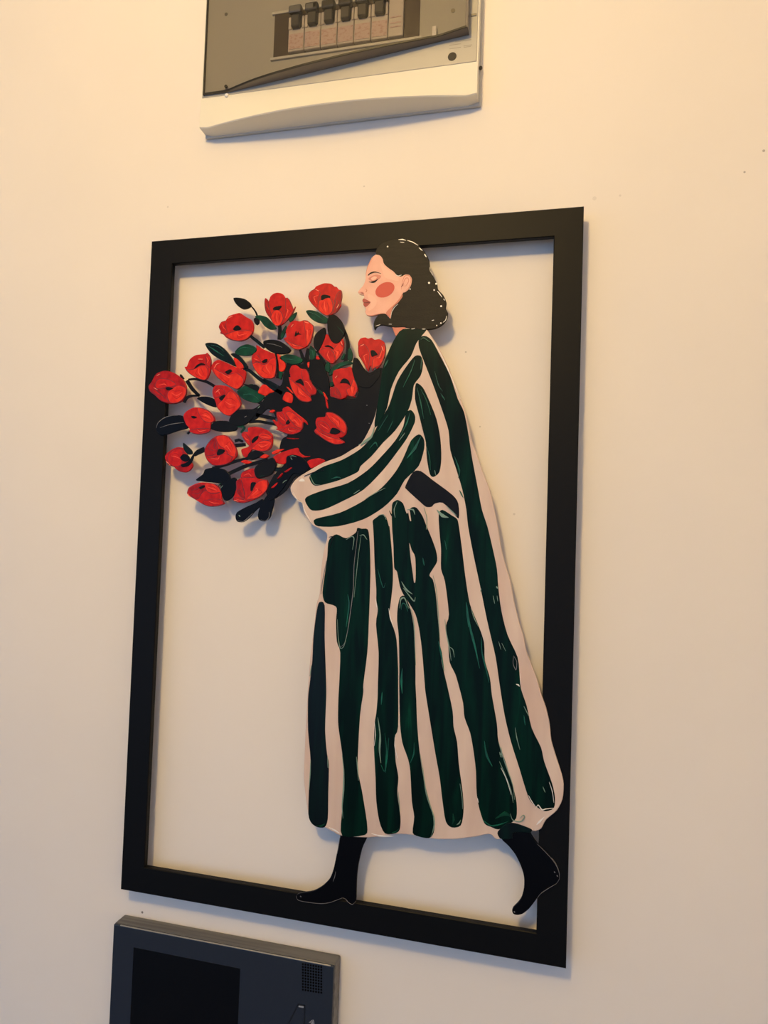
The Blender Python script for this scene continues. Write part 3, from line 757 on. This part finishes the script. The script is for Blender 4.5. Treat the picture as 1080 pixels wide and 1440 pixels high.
# marbling and light streaks of the brushwork
NS = 0
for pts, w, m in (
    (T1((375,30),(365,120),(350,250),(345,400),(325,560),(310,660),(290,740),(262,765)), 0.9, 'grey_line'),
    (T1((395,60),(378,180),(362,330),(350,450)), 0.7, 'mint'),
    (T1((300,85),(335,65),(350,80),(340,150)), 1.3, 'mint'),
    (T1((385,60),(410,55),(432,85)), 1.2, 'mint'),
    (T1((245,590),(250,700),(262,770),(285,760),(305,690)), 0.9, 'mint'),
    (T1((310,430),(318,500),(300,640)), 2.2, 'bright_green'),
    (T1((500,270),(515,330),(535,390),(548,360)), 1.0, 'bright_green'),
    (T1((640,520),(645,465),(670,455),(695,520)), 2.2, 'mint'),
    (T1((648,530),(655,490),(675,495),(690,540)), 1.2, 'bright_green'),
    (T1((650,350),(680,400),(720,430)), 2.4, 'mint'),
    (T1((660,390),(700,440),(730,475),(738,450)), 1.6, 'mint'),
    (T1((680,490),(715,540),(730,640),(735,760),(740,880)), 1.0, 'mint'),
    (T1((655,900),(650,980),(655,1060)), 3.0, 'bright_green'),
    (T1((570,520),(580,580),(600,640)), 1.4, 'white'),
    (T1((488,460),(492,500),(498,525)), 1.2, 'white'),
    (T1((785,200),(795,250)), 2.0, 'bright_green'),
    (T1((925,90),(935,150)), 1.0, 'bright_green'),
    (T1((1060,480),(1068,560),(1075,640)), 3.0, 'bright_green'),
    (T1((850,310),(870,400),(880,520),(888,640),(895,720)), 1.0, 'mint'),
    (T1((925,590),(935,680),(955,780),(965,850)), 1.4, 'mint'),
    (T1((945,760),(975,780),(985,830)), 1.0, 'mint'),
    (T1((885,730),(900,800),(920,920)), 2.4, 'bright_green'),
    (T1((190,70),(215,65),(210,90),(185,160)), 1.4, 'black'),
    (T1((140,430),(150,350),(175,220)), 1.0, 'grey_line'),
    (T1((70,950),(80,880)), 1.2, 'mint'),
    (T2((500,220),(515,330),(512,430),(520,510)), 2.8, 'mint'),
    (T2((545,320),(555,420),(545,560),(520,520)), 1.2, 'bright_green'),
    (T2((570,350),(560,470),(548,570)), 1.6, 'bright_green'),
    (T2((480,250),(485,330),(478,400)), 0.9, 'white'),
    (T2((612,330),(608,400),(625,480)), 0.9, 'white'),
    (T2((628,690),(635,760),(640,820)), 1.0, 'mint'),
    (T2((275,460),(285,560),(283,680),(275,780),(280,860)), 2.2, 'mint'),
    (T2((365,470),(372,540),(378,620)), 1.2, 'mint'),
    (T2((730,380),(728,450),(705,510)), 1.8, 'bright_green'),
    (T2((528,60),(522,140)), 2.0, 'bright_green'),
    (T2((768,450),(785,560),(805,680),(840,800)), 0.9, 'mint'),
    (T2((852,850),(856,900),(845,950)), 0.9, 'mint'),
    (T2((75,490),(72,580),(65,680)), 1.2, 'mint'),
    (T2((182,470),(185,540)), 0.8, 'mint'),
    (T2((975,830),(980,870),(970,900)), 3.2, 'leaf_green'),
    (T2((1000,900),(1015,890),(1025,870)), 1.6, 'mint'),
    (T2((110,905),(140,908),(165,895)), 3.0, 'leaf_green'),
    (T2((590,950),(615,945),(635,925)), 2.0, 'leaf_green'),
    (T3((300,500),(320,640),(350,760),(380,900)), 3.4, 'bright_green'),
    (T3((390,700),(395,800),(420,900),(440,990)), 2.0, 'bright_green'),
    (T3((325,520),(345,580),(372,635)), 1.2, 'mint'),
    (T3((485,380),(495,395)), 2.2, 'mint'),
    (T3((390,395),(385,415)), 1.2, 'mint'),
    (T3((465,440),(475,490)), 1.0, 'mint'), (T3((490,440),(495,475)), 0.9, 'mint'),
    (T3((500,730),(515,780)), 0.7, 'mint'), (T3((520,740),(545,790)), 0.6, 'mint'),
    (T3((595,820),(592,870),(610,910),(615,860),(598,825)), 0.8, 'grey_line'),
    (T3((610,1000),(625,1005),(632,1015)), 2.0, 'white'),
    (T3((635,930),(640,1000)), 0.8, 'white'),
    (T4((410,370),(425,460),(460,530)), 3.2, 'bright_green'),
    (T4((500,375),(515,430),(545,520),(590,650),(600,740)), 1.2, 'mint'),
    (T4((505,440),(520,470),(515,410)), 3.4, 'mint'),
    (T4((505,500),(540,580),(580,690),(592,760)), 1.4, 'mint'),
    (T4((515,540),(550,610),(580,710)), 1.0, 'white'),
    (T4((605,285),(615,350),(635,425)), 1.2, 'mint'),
    (T4((660,210),(668,270)), 1.6, 'bright_green'), (T4((660,150),(690,210)), 0.9, 'mint'),
    (T4((820,630),(840,690),(850,760)), 1.0, 'white'),
    (T4((780,660),(795,695)), 1.0, 'mint'),
    (T4((690,715),(705,745),(730,780)), 1.0, 'white'),
    (T4((735,800),(750,775),(775,805),(800,800),(848,795)), 1.4, 'white'),
    (T4((480,860),(540,830),(580,850)), 6.0, 'leaf_green'),
    (T4((400,870),(450,905),(500,900),(560,880)), 2.0, 'bright_green'),
    (T4((575,830),(590,870),(640,880),(665,850),(655,840),(635,860)), 1.3, 'mint'),
    (T4((365,730),(372,760)), 1.0, 'white'),
    (T4((20,540),(40,700),(90,850),(92,920),(70,975)), 1.0, 'mint'),
    (T4((255,640),(268,720),(272,800)), 0.9, 'mint'),
    (E_((760,260),(780,330),(800,360)), 1.2, 'bright_green'),
    (E_((790,370),(812,405)), 1.6, 'bright_green'),
    (E_((860,690),(885,760),(880,800)), 2.0, 'bright_green'),
    (E_((885,860),(905,900)), 2.0, 'bright_green'),
    (E_((690,100),(705,90),(735,110)), 1.6, 'bright_green'),
    (E_((660,200),(640,260),(600,340)), 1.2, 'bright_green'), (E_((695,190),(690,250)), 1.6, 'bright_green'),
    (E_((670,340),(690,420),(705,500)), 1.4, 'bright_green'), (E_((690,350),(720,410),(740,480)), 0.9, 'bright_green'),
    (E_((690,590),(660,650),(620,700)), 4.0, 'bright_green'),
    (E_((635,470),(620,520),(585,590)), 1.8, 'bright_green'),
    (E_((610,570),(580,610)), 1.0, 'mint'),
    (E_((525,480),(500,520),(475,560)), 1.0, 'bright_green'), (E_((550,510),(520,570)), 1.2, 'bright_green'),
    (E_((430,650),(460,620),(470,640)), 1.8, 'bright_green'),
    (E_((235,805),(265,795),(285,800)), 1.8, 'bright_green'),
    (E_((350,880),(380,860)), 1.0, 'mint'), (E_((410,905),(460,875),(510,850)), 1.0, 'mint'),
    (E_((130,790),(150,830),(180,835)), 0.9, 'mint'),
    (E_((505,240),(525,200)), 2.4, 'bright_green'),
    (E_((760,760),(765,785)), 0.9, 'mint'), (E_((720,640),(735,700),(738,760)), 0.9, 'bright_green'),
    (E_((455,540),(440,590),(400,620),(385,635)), 4.0, 'mint'),
    (E_((100,790),(150,770),(200,760)), 1.0, 'black'),
    (E_((570,920),(555,960),(560,1000)), 1.0, 'mint'),
    (E_((470,990),(500,985),(515,1010)), 1.0, 'mint'),
    (E_((530,965),(540,985),(548,1000)), 1.6, 'black'),
    (E_((705,950),(720,1000),(718,1060)), 0.9, 'mint'),
    (E_((770,960),(800,990),(830,1000)), 5.0, 'mint'),
    (E_((820,940),(850,970),(872,990)), 1.2, 'mint'),
    (E_((620,960),(650,960),(660,985)), 2.0, 'mint'),
    ):
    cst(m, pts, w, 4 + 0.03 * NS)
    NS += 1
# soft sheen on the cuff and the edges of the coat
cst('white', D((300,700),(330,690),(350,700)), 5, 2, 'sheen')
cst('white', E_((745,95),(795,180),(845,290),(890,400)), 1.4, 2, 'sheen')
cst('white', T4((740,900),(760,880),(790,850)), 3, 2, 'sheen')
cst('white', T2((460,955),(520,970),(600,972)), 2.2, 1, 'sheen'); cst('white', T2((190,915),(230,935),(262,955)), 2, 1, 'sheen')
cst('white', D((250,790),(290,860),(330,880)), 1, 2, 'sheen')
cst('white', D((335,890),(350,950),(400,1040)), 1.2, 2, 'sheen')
cs('hem_cuff', 'green_dark', T6((232,150),(330,60),(420,60),(520,92),(602,130),(580,170),(560,160),(400,165),(390,225),(275,232),(240,205)), 3)

# ---- boots
def boot(pts):
    return plate('boot', 'boot', art, pts, SB, lv(5), 0.0006, 3)
boot(T5((610,175),(590,270),(560,420),(530,560),(490,660),(410,740),(310,795),(190,815),(135,835),(126,870),(160,900),(260,920),(400,935),(500,920),(590,885),(630,870),(670,890),(700,925),(740,940),(775,900),(780,780),(785,650),(800,520),(840,340),(890,230),(900,200),(870,120),(650,120)))
boot(T6((270,230),(350,310),(420,400),(480,520),(515,640),(515,760),(490,860),(450,920),(400,970),(386,1010),(400,1045),(440,1058),(500,1045),(570,990),(640,900),(700,820),(790,760),(870,715),(905,660),(900,590),(850,490),(780,400),(680,300),(600,190),(560,120),(400,120),(300,160)))
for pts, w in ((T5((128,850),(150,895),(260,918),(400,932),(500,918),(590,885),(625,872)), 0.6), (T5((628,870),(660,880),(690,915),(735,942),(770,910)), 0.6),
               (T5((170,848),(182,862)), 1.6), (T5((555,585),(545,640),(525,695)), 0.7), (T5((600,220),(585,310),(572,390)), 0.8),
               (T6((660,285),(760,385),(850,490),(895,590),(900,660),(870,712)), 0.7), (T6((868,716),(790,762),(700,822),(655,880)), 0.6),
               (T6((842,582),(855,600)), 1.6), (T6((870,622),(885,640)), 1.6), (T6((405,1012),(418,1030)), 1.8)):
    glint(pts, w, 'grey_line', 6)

# ---- head
hair = plate('hair', 'hair', art, Hd((290,222),(300,175),(350,125),(420,98),(490,95),(560,105),(640,140),(700,200),(738,270),(745,330),(770,400),(805,470),(815,520),(860,570),(885,630),(880,680),(898,720),(890,770),(850,820),(790,850),(700,862),(610,855),(530,840),(450,842),(400,832),(340,822),(300,835),(280,862),(272,815),(285,770),(320,732),(370,728),(410,760),(440,650),(480,500),(400,380),(330,260)), SB, lv(10), 0.0005)
hair['label'] = 'dark brown bobbed hair'
plate('neck', 'skin_shade', art, Hd((430,835),(480,830),(550,835),(500,882),(460,916),(445,880)), SB, lv(7), 0.0002)
face = plate('face', 'skin', art, Hd((290,228),(325,235),(348,262),(360,305),(400,342),(440,370),(470,402),(505,412),(540,395),(575,400),(595,432),(590,480),(570,520),(540,545),(520,552),(508,595),(480,632),(445,662),(424,700),(415,768),(395,750),(370,727),(330,727),(280,740),(240,745),(212,735),(201,710),(207,685),(190,658),(180,622),(188,600),(192,580),(186,568),(152,560),(141,542),(158,518),(186,485),(204,435),(205,390),(218,335),(240,282),(264,248)), SB, lv(11), 0.0003)
def fp(name, m, pts, k=1, n=3):
    return plate(name, m, face, pts, lv(11) - 0.0002, lv(11) + 0.00006 * k, 0.00003, n)
def fs(name, m, pts, w, k=3, w0=0.25, w1=0.25):
    return stroke(name, m, face, pts, w0, w1, w, lv(11) - 0.0002, lv(11) + 0.00008 * k)
fp('jaw_shade', 'skin_shade', Hd((375,722),(405,685),(455,640),(495,592),(512,560),(515,585),(480,632),(445,662),(424,700),(414,764),(396,748)))
fp('forehead_light', 'skin_light', Hd((330,300),(380,345),(440,385),(480,420),(480,450),(430,440),(370,420),(345,360)))
fp('cheek_light', 'skin_light', Hd((225,560),(270,580),(300,620),(280,670),(240,700),(225,690),(250,640),(225,590)))
ear = fp('ear', 'skin', Hd((500,520),(512,470),(528,415),(548,398),(575,402),(593,432),(588,480),(568,520),(540,543),(515,547)), 2)
fs('ear_line', 'skin_shade', Hd((505,525),(515,460),(530,415),(555,402),(580,412),(588,445),(572,500),(548,530)), 0.9, 4)
fs('ear_line', 'lid', Hd((530,500),(525,465),(540,430),(560,425),(568,450),(552,480),(540,495)), 1.1, 5)
fs('ear_line', 'lip_dark', Hd((503,500),(515,488),(522,470)), 1.2, 5)
fp('blush', 'blush', [(Hd.x0 + (368 + 80 * math.cos(a) - 8 * math.sin(a)) / 6, Hd.y0 + (525 + 64 * math.sin(a) - 14 * math.cos(a)) / 6) for a in [2 * math.pi * k / 24 for k in range(24)]], 3)
fp('eyelid', 'lid', Hd((228,432),(255,408),(300,398),(335,408),(320,432),(285,450),(250,450)), 2)
fp('eyelid_light', 'skin_light', Hd((250,430),(275,412),(300,418),(285,438),(262,444)), 3)
fs('eyelashes', 'black', Hd((232,455),(262,462),(290,450),(308,432)), 1.9, 6)
fs('eyelashes', 'black', Hd((252,452),(280,452),(305,436)), 1.1, 6)
fs('eyebrow', 'black', Hd((224,404),(245,385),(285,374),(335,388)), 1.9, 5, 0.9, 0.25)
fp('upper_lip', 'lip', Hd((178,618),(184,600),(196,600),(215,610),(246,628),(215,633),(190,632)), 3)
fp('lower_lip', 'lip', Hd((186,640),(212,633),(245,630),(226,655),(204,670),(190,660)), 2)
fs('lip_line', 'lip_dark', Hd((188,634),(215,632),(245,628)), 0.8, 7)
fs('nostril', 'lip_dark', Hd((160,552),(178,553),(190,562)), 1.0, 4)
fs('nose_shade', 'skin_shade', Hd((205,545),(215,530),(205,515)), 0.9, 4)
fs('nose_shade', 'lid', Hd((145,548),(165,545),(185,550),(195,560)), 1.4, 2)
fs('face_edge', 'skin_shade', Hd((206,395),(220,335),(245,285),(270,248)), 0.7, 2)
fs('chin_shade', 'skin_shade', Hd((215,738),(260,742),(320,728),(365,724)), 0.8, 2)
fs('hair_rim', 'white', Hd((416,765),(424,715),(448,672),(478,645)), 0.8, 6)
fs('hair_rim', 'white', Hd((455,395),(480,408),(508,398)), 1.0, 6)
def hs(pts, w):
    return stroke('hair_shine', 'white', hair, pts, 0.4, 0.4, w, lv(10) - 0.0002, lv(11))
hs(Hd((482,102),(515,100),(545,108)), 1.6); hs(Hd((495,122),(530,126)), 0.9); hs(Hd((556,108),(600,122),(648,150)), 1.2)
hs(Hd((655,170),(685,195)), 1.3); hs(Hd((700,222),(718,250)), 1.8); hs(Hd((810,535),(830,560),(850,588)), 1.4); hs(Hd((862,600),(872,615)), 1.2)
hs(Hd((888,745),(880,780),(858,800)), 0.9); hs(Hd((762,785),(782,780)), 0.9); hs(Hd((745,335),(752,370),(775,405)), 0.5)
hs(Hd((290,830),(310,825),(328,818)), 0.9); hs(Hd((400,815),(425,815)), 0.7); hs(Hd((590,856),(620,852)), 0.9); hs(Hd((680,856),(710,856)), 0.9)
for x, y, r in ((390,160,7), (740,466,9), (800,474,8), (783,527,7), (842,663,8), (840,806,7), (580,519,6), (805,826,5)):
    plate('hair_shine', 'white', hair, [(480 + (x + r * math.cos(a)) / 6, 320 + (y + r * math.sin(a)) / 6) for a in [k * math.pi / 4 for k in range(8)]], lv(10) - 0.0002, lv(11), 0.00005, 1)

# fuse box and intercom were measured on a wall 12 mm behind the frame; carry them to the real wall
KW = (CC[2] + GAP - 0.018) / (CC[2] + 0.012 - 0.018)
def sx(x): return CC[0] + (x - CC[0]) * KW
def sz(z): return Z0 + CC[1] + (z - CC[1]) * KW
# ------------------------------------------------------------------ fuse box (flush-mounted consumer unit)
XL, XR = sx(-0.1705), sx(0.1235)
ZB, ZT = sz(0.4565), sz(0.6715)
XC = (XL + XR) / 2
HWX = (XR - XL) / 2
fuse = thing('fuse_box', 'ivory fuse box with smoked clear door and breakers, at the top of the wall', 'fuse box', (XC, 0, ZB))
def bow(x):                      # how far the cover bulges beyond its ends
    u = (x - XC) / (HWX - 0.004)
    return max(0.0, 1 - u * u)
def cover():
    """bowed cover: bottom and top lips bulge, a recessed flat in between with an opening for the breakers"""
    bm = bmesh.new()
    nx = 28
    xs = [XL + (XR - XL) * i / nx for i in range(nx + 1)]
    H = ZT - ZB
    rows = []
    for x in xs:
        b = bow(x)
        e = min(x - XL, XR - x)
        rnd = 0.003 * max(0, 1 - e / 0.006) ** 2 * 0.8
        lip = 0.0175 + 0.017 * b
        flat = 0.0165
        prof = [(rnd, 0.0), (rnd, 0.004), (rnd + 0.0005, lip - 0.0009), (rnd + 0.0014, lip), (0.034, flat), (0.040, flat - 0.0008), (H / 2, flat - 0.0008),
                (H - 0.040, flat - 0.0008), (H - 0.034, flat), (H - rnd - 0.0014, lip), (H - rnd - 0.0005, lip - 0.0009), (H - rnd, 0.004), (H - rnd, 0.0)]
        rows.append([bm.verts.new((x, -y, ZB + z)) for z, y in prof])
    for a, b in zip(rows[:-1], rows[1:]):
        for k in range(len(a) - 1):
            bm.faces.new((a[k], a[k + 1], b[k + 1], b[k]))
    bm.faces.new(rows[0]); bm.faces.new(rows[-1][::-1])
    bm.faces.new([r[0] for r in rows] + [r[-1] for r in rows[::-1]])
    o = from_bm('cover', bm, 'plastic', fuse, smooth=True)
    o.data.set_sharp_from_angle(angle=math.radians(28))
    return o
cover()
bm = bmesh.new()
bm_box(bm, XL + 0.0012, XR - 0.0012, -0.0169, -0.0150, ZB + 0.0355, ZT - 0.0355, 0.0006, 2)
from_bm('face_plate', bm, 'plate_shaded', fuse)
# base flange slightly proud against the wall
box('base_flange', 'plastic_grey', fuse, XL - 0.0003, XR + 0.0022, -0.004, 0.0, ZB - 0.0012, ZT + 0.0012, 0.0012)
# breaker window, recessed frame and breakers
wx0, wx1, wz0, wz1 = -0.0920, 0.0635, Z0 + 0.5290, Z0 + 0.5750
FL = 0.0170
box('breaker_window', 'brown', fuse, wx0, wx1, -FL - 0.0008, -0.010, wz0, wz1)
for nm, a in (('window_rail', (wx0 - 0.003, wx1 + 0.003, wz1, wz1 + 0.003)), ('window_rail', (wx0 - 0.003, wx1 + 0.003, wz0 - 0.003, wz0))):
    box(nm, 'plastic_grey', fuse, a[0], a[1], -FL - 0.002, -0.010, a[2], a[3], 0.0006)
for k in range(6):
    cx = -0.0655 + k * 0.0178
    def breaker():
        bm = bmesh.new()
        bm_box(bm, cx - 0.0086, cx + 0.0086, -FL - 0.005, -0.012, wz0 + 0.001, wz0 + 0.026, 0.0006, 1)
        bm_box(bm, cx - 0.0086, cx - 0.0050, -FL - 0.006, -0.012, wz0 + 0.024, wz0 + 0.037, 0.0005, 1)
        bm_box(bm, cx + 0.0060, cx + 0.0086, -FL - 0.006, -0.012, wz0 + 0.024, wz0 + 0.037, 0.0005, 1)
        return from_bm('circuit_breaker', bm, 'breaker', fuse)
    br = breaker()
    box('breaker_label', 'breaker_label', br, cx - 0.0078, cx + 0.0078, -FL - 0.0054, -FL - 0.0049, wz0 + 0.003, wz0 + 0.019)
    bm = bmesh.new()
    bm_box(bm, cx - 0.0044, cx + 0.0052, -FL - 0.010, -0.013, wz0 + 0.024, wz0 + 0.040, 0.001, 1)
    bm_box(bm, cx - 0.0066, cx + 0.0074, -FL - 0.013, -FL - 0.006, wz0 + 0.036, wz0 + 0.0445, 0.0018, 2)
    from_bm('toggle', bm, 'toggle', br)
bm = bmesh.new()
bm_box(bm, 0.0328, 0.0478, -FL - 0.005, -0.012, wz0 + 0.001, wz0 + 0.040, 0.0006, 1)
o = from_bm('blanking_module', bm, 'breaker', fuse)
for z in (0.010, 0.014, 0.020):
    box('print_line', 'breaker_label', o, 0.0345, 0.046, -FL - 0.0053, -FL - 0.0049, wz0 + z, wz0 + z + 0.0013)
for px_, py_, r_ in ((637, 15, 0.0022), (318, 20, 0.0018)):
    p = at(px_, py_, FL)
    disc('plate_screw', 'screw', fuse, (p.x, -FL + 0.0006, p.z), r_, 0.0008, 14)
p = at(611, 45, 0.020)
box('door_latch', 'white', fuse, p.x - 0.0024, p.x + 0.0022, -0.0215, -0.0160, p.z - 0.0055, p.z + 0.0055, 0.0008)
p = at(667, 21, 0.0172)
box('side_catch', 'screw', fuse, p.x - 0.0035, p.x + 0.0022, -0.0178, -0.0160, p.z - 0.0012, p.z + 0.0012, 0.0004)
for y_, x0_, x1_ in ((58.5, 640, 663), (63.5, 632, 648), (64.5, 652, 664), (68.5, 632, 648), (66.5, 652, 662)):
    stroke('embossed_print', 'print_grey', fuse, [(x0_, y_), (x1_, y_ - (x1_ - x0_) * 0.13)], 0.9, 0.9, 0.9, 0.0166, 0.01705, 2)
# smoked door
DX0, DX1 = -0.1710, 0.1122
DOOR_PROFILE = ((-0.172, .0188), (-0.1435, .0190), (-0.133, .0215), (-0.112, .0256), (-0.090, .0280), (-0.051, .0300), (0.0, .0300), (0.040, .0282), (0.073, .0258), (0.084, .0245), (0.1135, .0282))
def door_depth(x):
    for (x0, d0), (x1, d1) in zip(DOOR_PROFILE[:-1], DOOR_PROFILE[1:]):
        if x <= x1:
            return d0 + (d1 - d0) * max(0.0, (x - x0) / (x1 - x0))
    return DOOR_PROFILE[-1][1]
DZ0 = sz(0.4950)
DZ1 = ZT - 0.0395
def door_bottom(x):
    return Z0 + 0.4987 + 0.0985 * max(0.0, x + 0.1415)
def door():
    bm = bmesh.new()
    xs = [DX0 + (DX1 - DX0) * i / 36 for i in range(37)]
    f0 = [bm.verts.new((x, -door_depth(x), door_bottom(x))) for x in xs]
    f1 = [bm.verts.new((x, -door_depth(x), DZ1)) for x in xs]
    for i in range(36):
        bm.faces.new((f0[i], f0[i + 1], f1[i + 1], f1[i]))
    o = from_bm('door', bm, 'smoke', fuse, smooth=True)
    # rim: bottom, top and sides going back to the cover
    for nm, f, up in (('door_rim', lambda x: door_bottom(x), 1), ('door_rim', lambda x: DZ1, -1)):
        bm = bmesh.new()
        rows = []
        for x in xs:
            d = door_depth(x); z = f(x)
            rows.append([bm.verts.new((x, -d - 0.0002, z)), bm.verts.new((x, -0.0172, z)), bm.verts.new((x, -0.0172, z + up * 0.0016)), bm.verts.new((x, -d - 0.0002, z + up * 0.0016))])
        for a, b in zip(rows[:-1], rows[1:]):
            for k in range(4):
                j = (k + 1) % 4
                bm.faces.new((a[k], a[j], b[j], b[k]))
        bm.faces.new(rows[0]); bm.faces.new(rows[-1][::-1])
        from_bm(nm, bm, 'smoke_rim', o)
    for x0, x1, m in ((DX0 - 0.0004, DX0 + 0.0010, 'smoke_line'), (DX1 - 0.0012, DX1 + 0.0012, 'smoke_rim')):
        xm = (x0 + x1) / 2
        box('door_rim', m, o, x0, x1, -door_depth(xm) - 0.0004, -0.0160, door_bottom(xm), DZ1, 0.0003)
    # dark front edge line
    bm = bmesh.new()
    rows = []
    for x in xs:
        d = door_depth(x) + 0.0006; z = door_bottom(x)
        rows.append([bm.verts.new((x, -d, z - 0.0001)), bm.verts.new((x, -d + 0.0010, z - 0.0001)), bm.verts.new((x, -d + 0.0010, z + 0.0017)), bm.verts.new((x, -d, z + 0.0017))])
    for a, b in zip(rows[:-1], rows[1:]):
        for k in range(4):
            j = (k + 1) % 4
            bm.faces.new((a[k], a[j], b[j], b[k]))
    bm.faces.new(rows[0]); bm.faces.new(rows[-1][::-1])
    from_bm('door_edge', bm, 'smoke_line', o)
    return o
door_o = door()
p = at(318, 122, 0.0185)
disc('hinge_pin', 'smoke_line', fuse, (p.x, -0.0184, p.z), 0.0017, 0.0012, 12)
p = at(318, 133, 0.0185)
disc('hinge_highlight', 'white', fuse, (p.x, -0.0150, p.z), 0.0022, 0.0035, 12, 0.0008)  # a white highlight drawn as a small solid disc
p = at(636, 80, 0.0165)
bm = bmesh.new()
disc('screw_hole', 'dark', fuse, (p.x, -0.0150, p.z), 0.0043, 0.0021, 24)
p = at(673, 96, 0.006)
disc('side_slot', 'dark', fuse, (XR + 0.0014, -0.0055, p.z), 0.0018, 0.0012, 12)

# ------------------------------------------------------------------ intercom
IX0, IX1 = sx(-0.2262), sx(0.0135)
IZ1 = sz(-0.3745)
IZ0 = IZ1 - 0.165
ID = 0.0200
ic = thing('video_intercom', 'dark slate grey video intercom with black screen under the picture', 'intercom', ((IX0 + IX1) / 2, 0, IZ0))
def prof_box(name, x0, x1, z0, z1, y0, y1, r, material, parent):
    bm = bmesh.new()
    bm_box(bm, x0, x1, -y1, -y0, z0, z1, r, 3)
    return from_bm(name, bm, material, parent)
prof_box('back_shell', IX0, IX1, IZ0, IZ1, 0.0, ID - 0.002, 0.0016, 'intercom_edge', ic)
prof_box('front_panel', IX0 + 0.0003, IX1 - 0.0006, IZ0 + 0.0004, IZ1 - 0.0004, ID - 0.0040, ID, 0.0012, 'intercom', ic)
bm = bmesh.new(); bm_box(bm, IX0 + 0.008, IX1 - 0.004, -ID - 0.0001, -ID + 0.0012, IZ1 - 0.0011, IZ1 - 0.0002, 0.0003, 1)
from_bm('polished_edge', bm, 'edge_metal', ic)
a = at(188, 1332, ID); b = at(338, 1358, ID)
prof_box('screen', a.x, b.x, IZ0 + 0.035, a.z, ID - 0.002, ID + 0.0002, 0.0001, 'screen', ic)
# speaker perforations 8 x 10
bm = bmesh.new()
TI = Tile(400, 1320, 10.8)
for i in range(8):
    for j in range(10):
        q0 = TI((280 + 40 * i, 385 + 6.4 * i + 43.3 * j))[0]
        p = at(q0[0], q0[1], ID)
        ring = [bm.verts.new((p.x + 0.0010 * math.cos(t), -ID - 0.00015, p.z + 0.0010 * math.sin(t))) for t in [2 * math.pi * k / 10 for k in range(10)]]
        ring2 = [bm.verts.new((v.co.x, -ID + 0.0008, v.co.z)) for v in ring]
        bm.faces.new(ring)
        for k in range(10):
            bm.faces.new((ring[k], ring[(k + 1) % 10], ring2[(k + 1) % 10], ring2[k]))
from_bm('speaker_grille', bm, 'hole', ic)
def ic_stroke(name, m, pts, w):
    return stroke(name, m, ic, pts, w, w, w, ID - 0.0006, ID + 0.0002, 3)
ic_stroke('unlock_button', 'icon_dark', TI((-20, 1460), (60, 1296), (140, 1135), (208, 1000)), 1.9)
ic_stroke('unlock_button', 'icon_dark', TI((200, 1000), (312, 1018)), 1.9)
ic_stroke('unlock_button', 'icon_dark', TI((306, 1012), (303, 1160), (298, 1460)), 1.9)
ic_stroke('button_mark', 'icon_light', TI((215, 1027), (292, 1042)), 2.0)
for k, r in enumerate((0, 30, 58)):
    ic_stroke('sound_mark', 'icon_light', TI((375 + r * .35, 1275 - r * .25), (400 + r * .62, 1268 - r * .55), (413 + r * .6, 1310 - r * .1), (412 + r * .55, 1350)), 1.0)
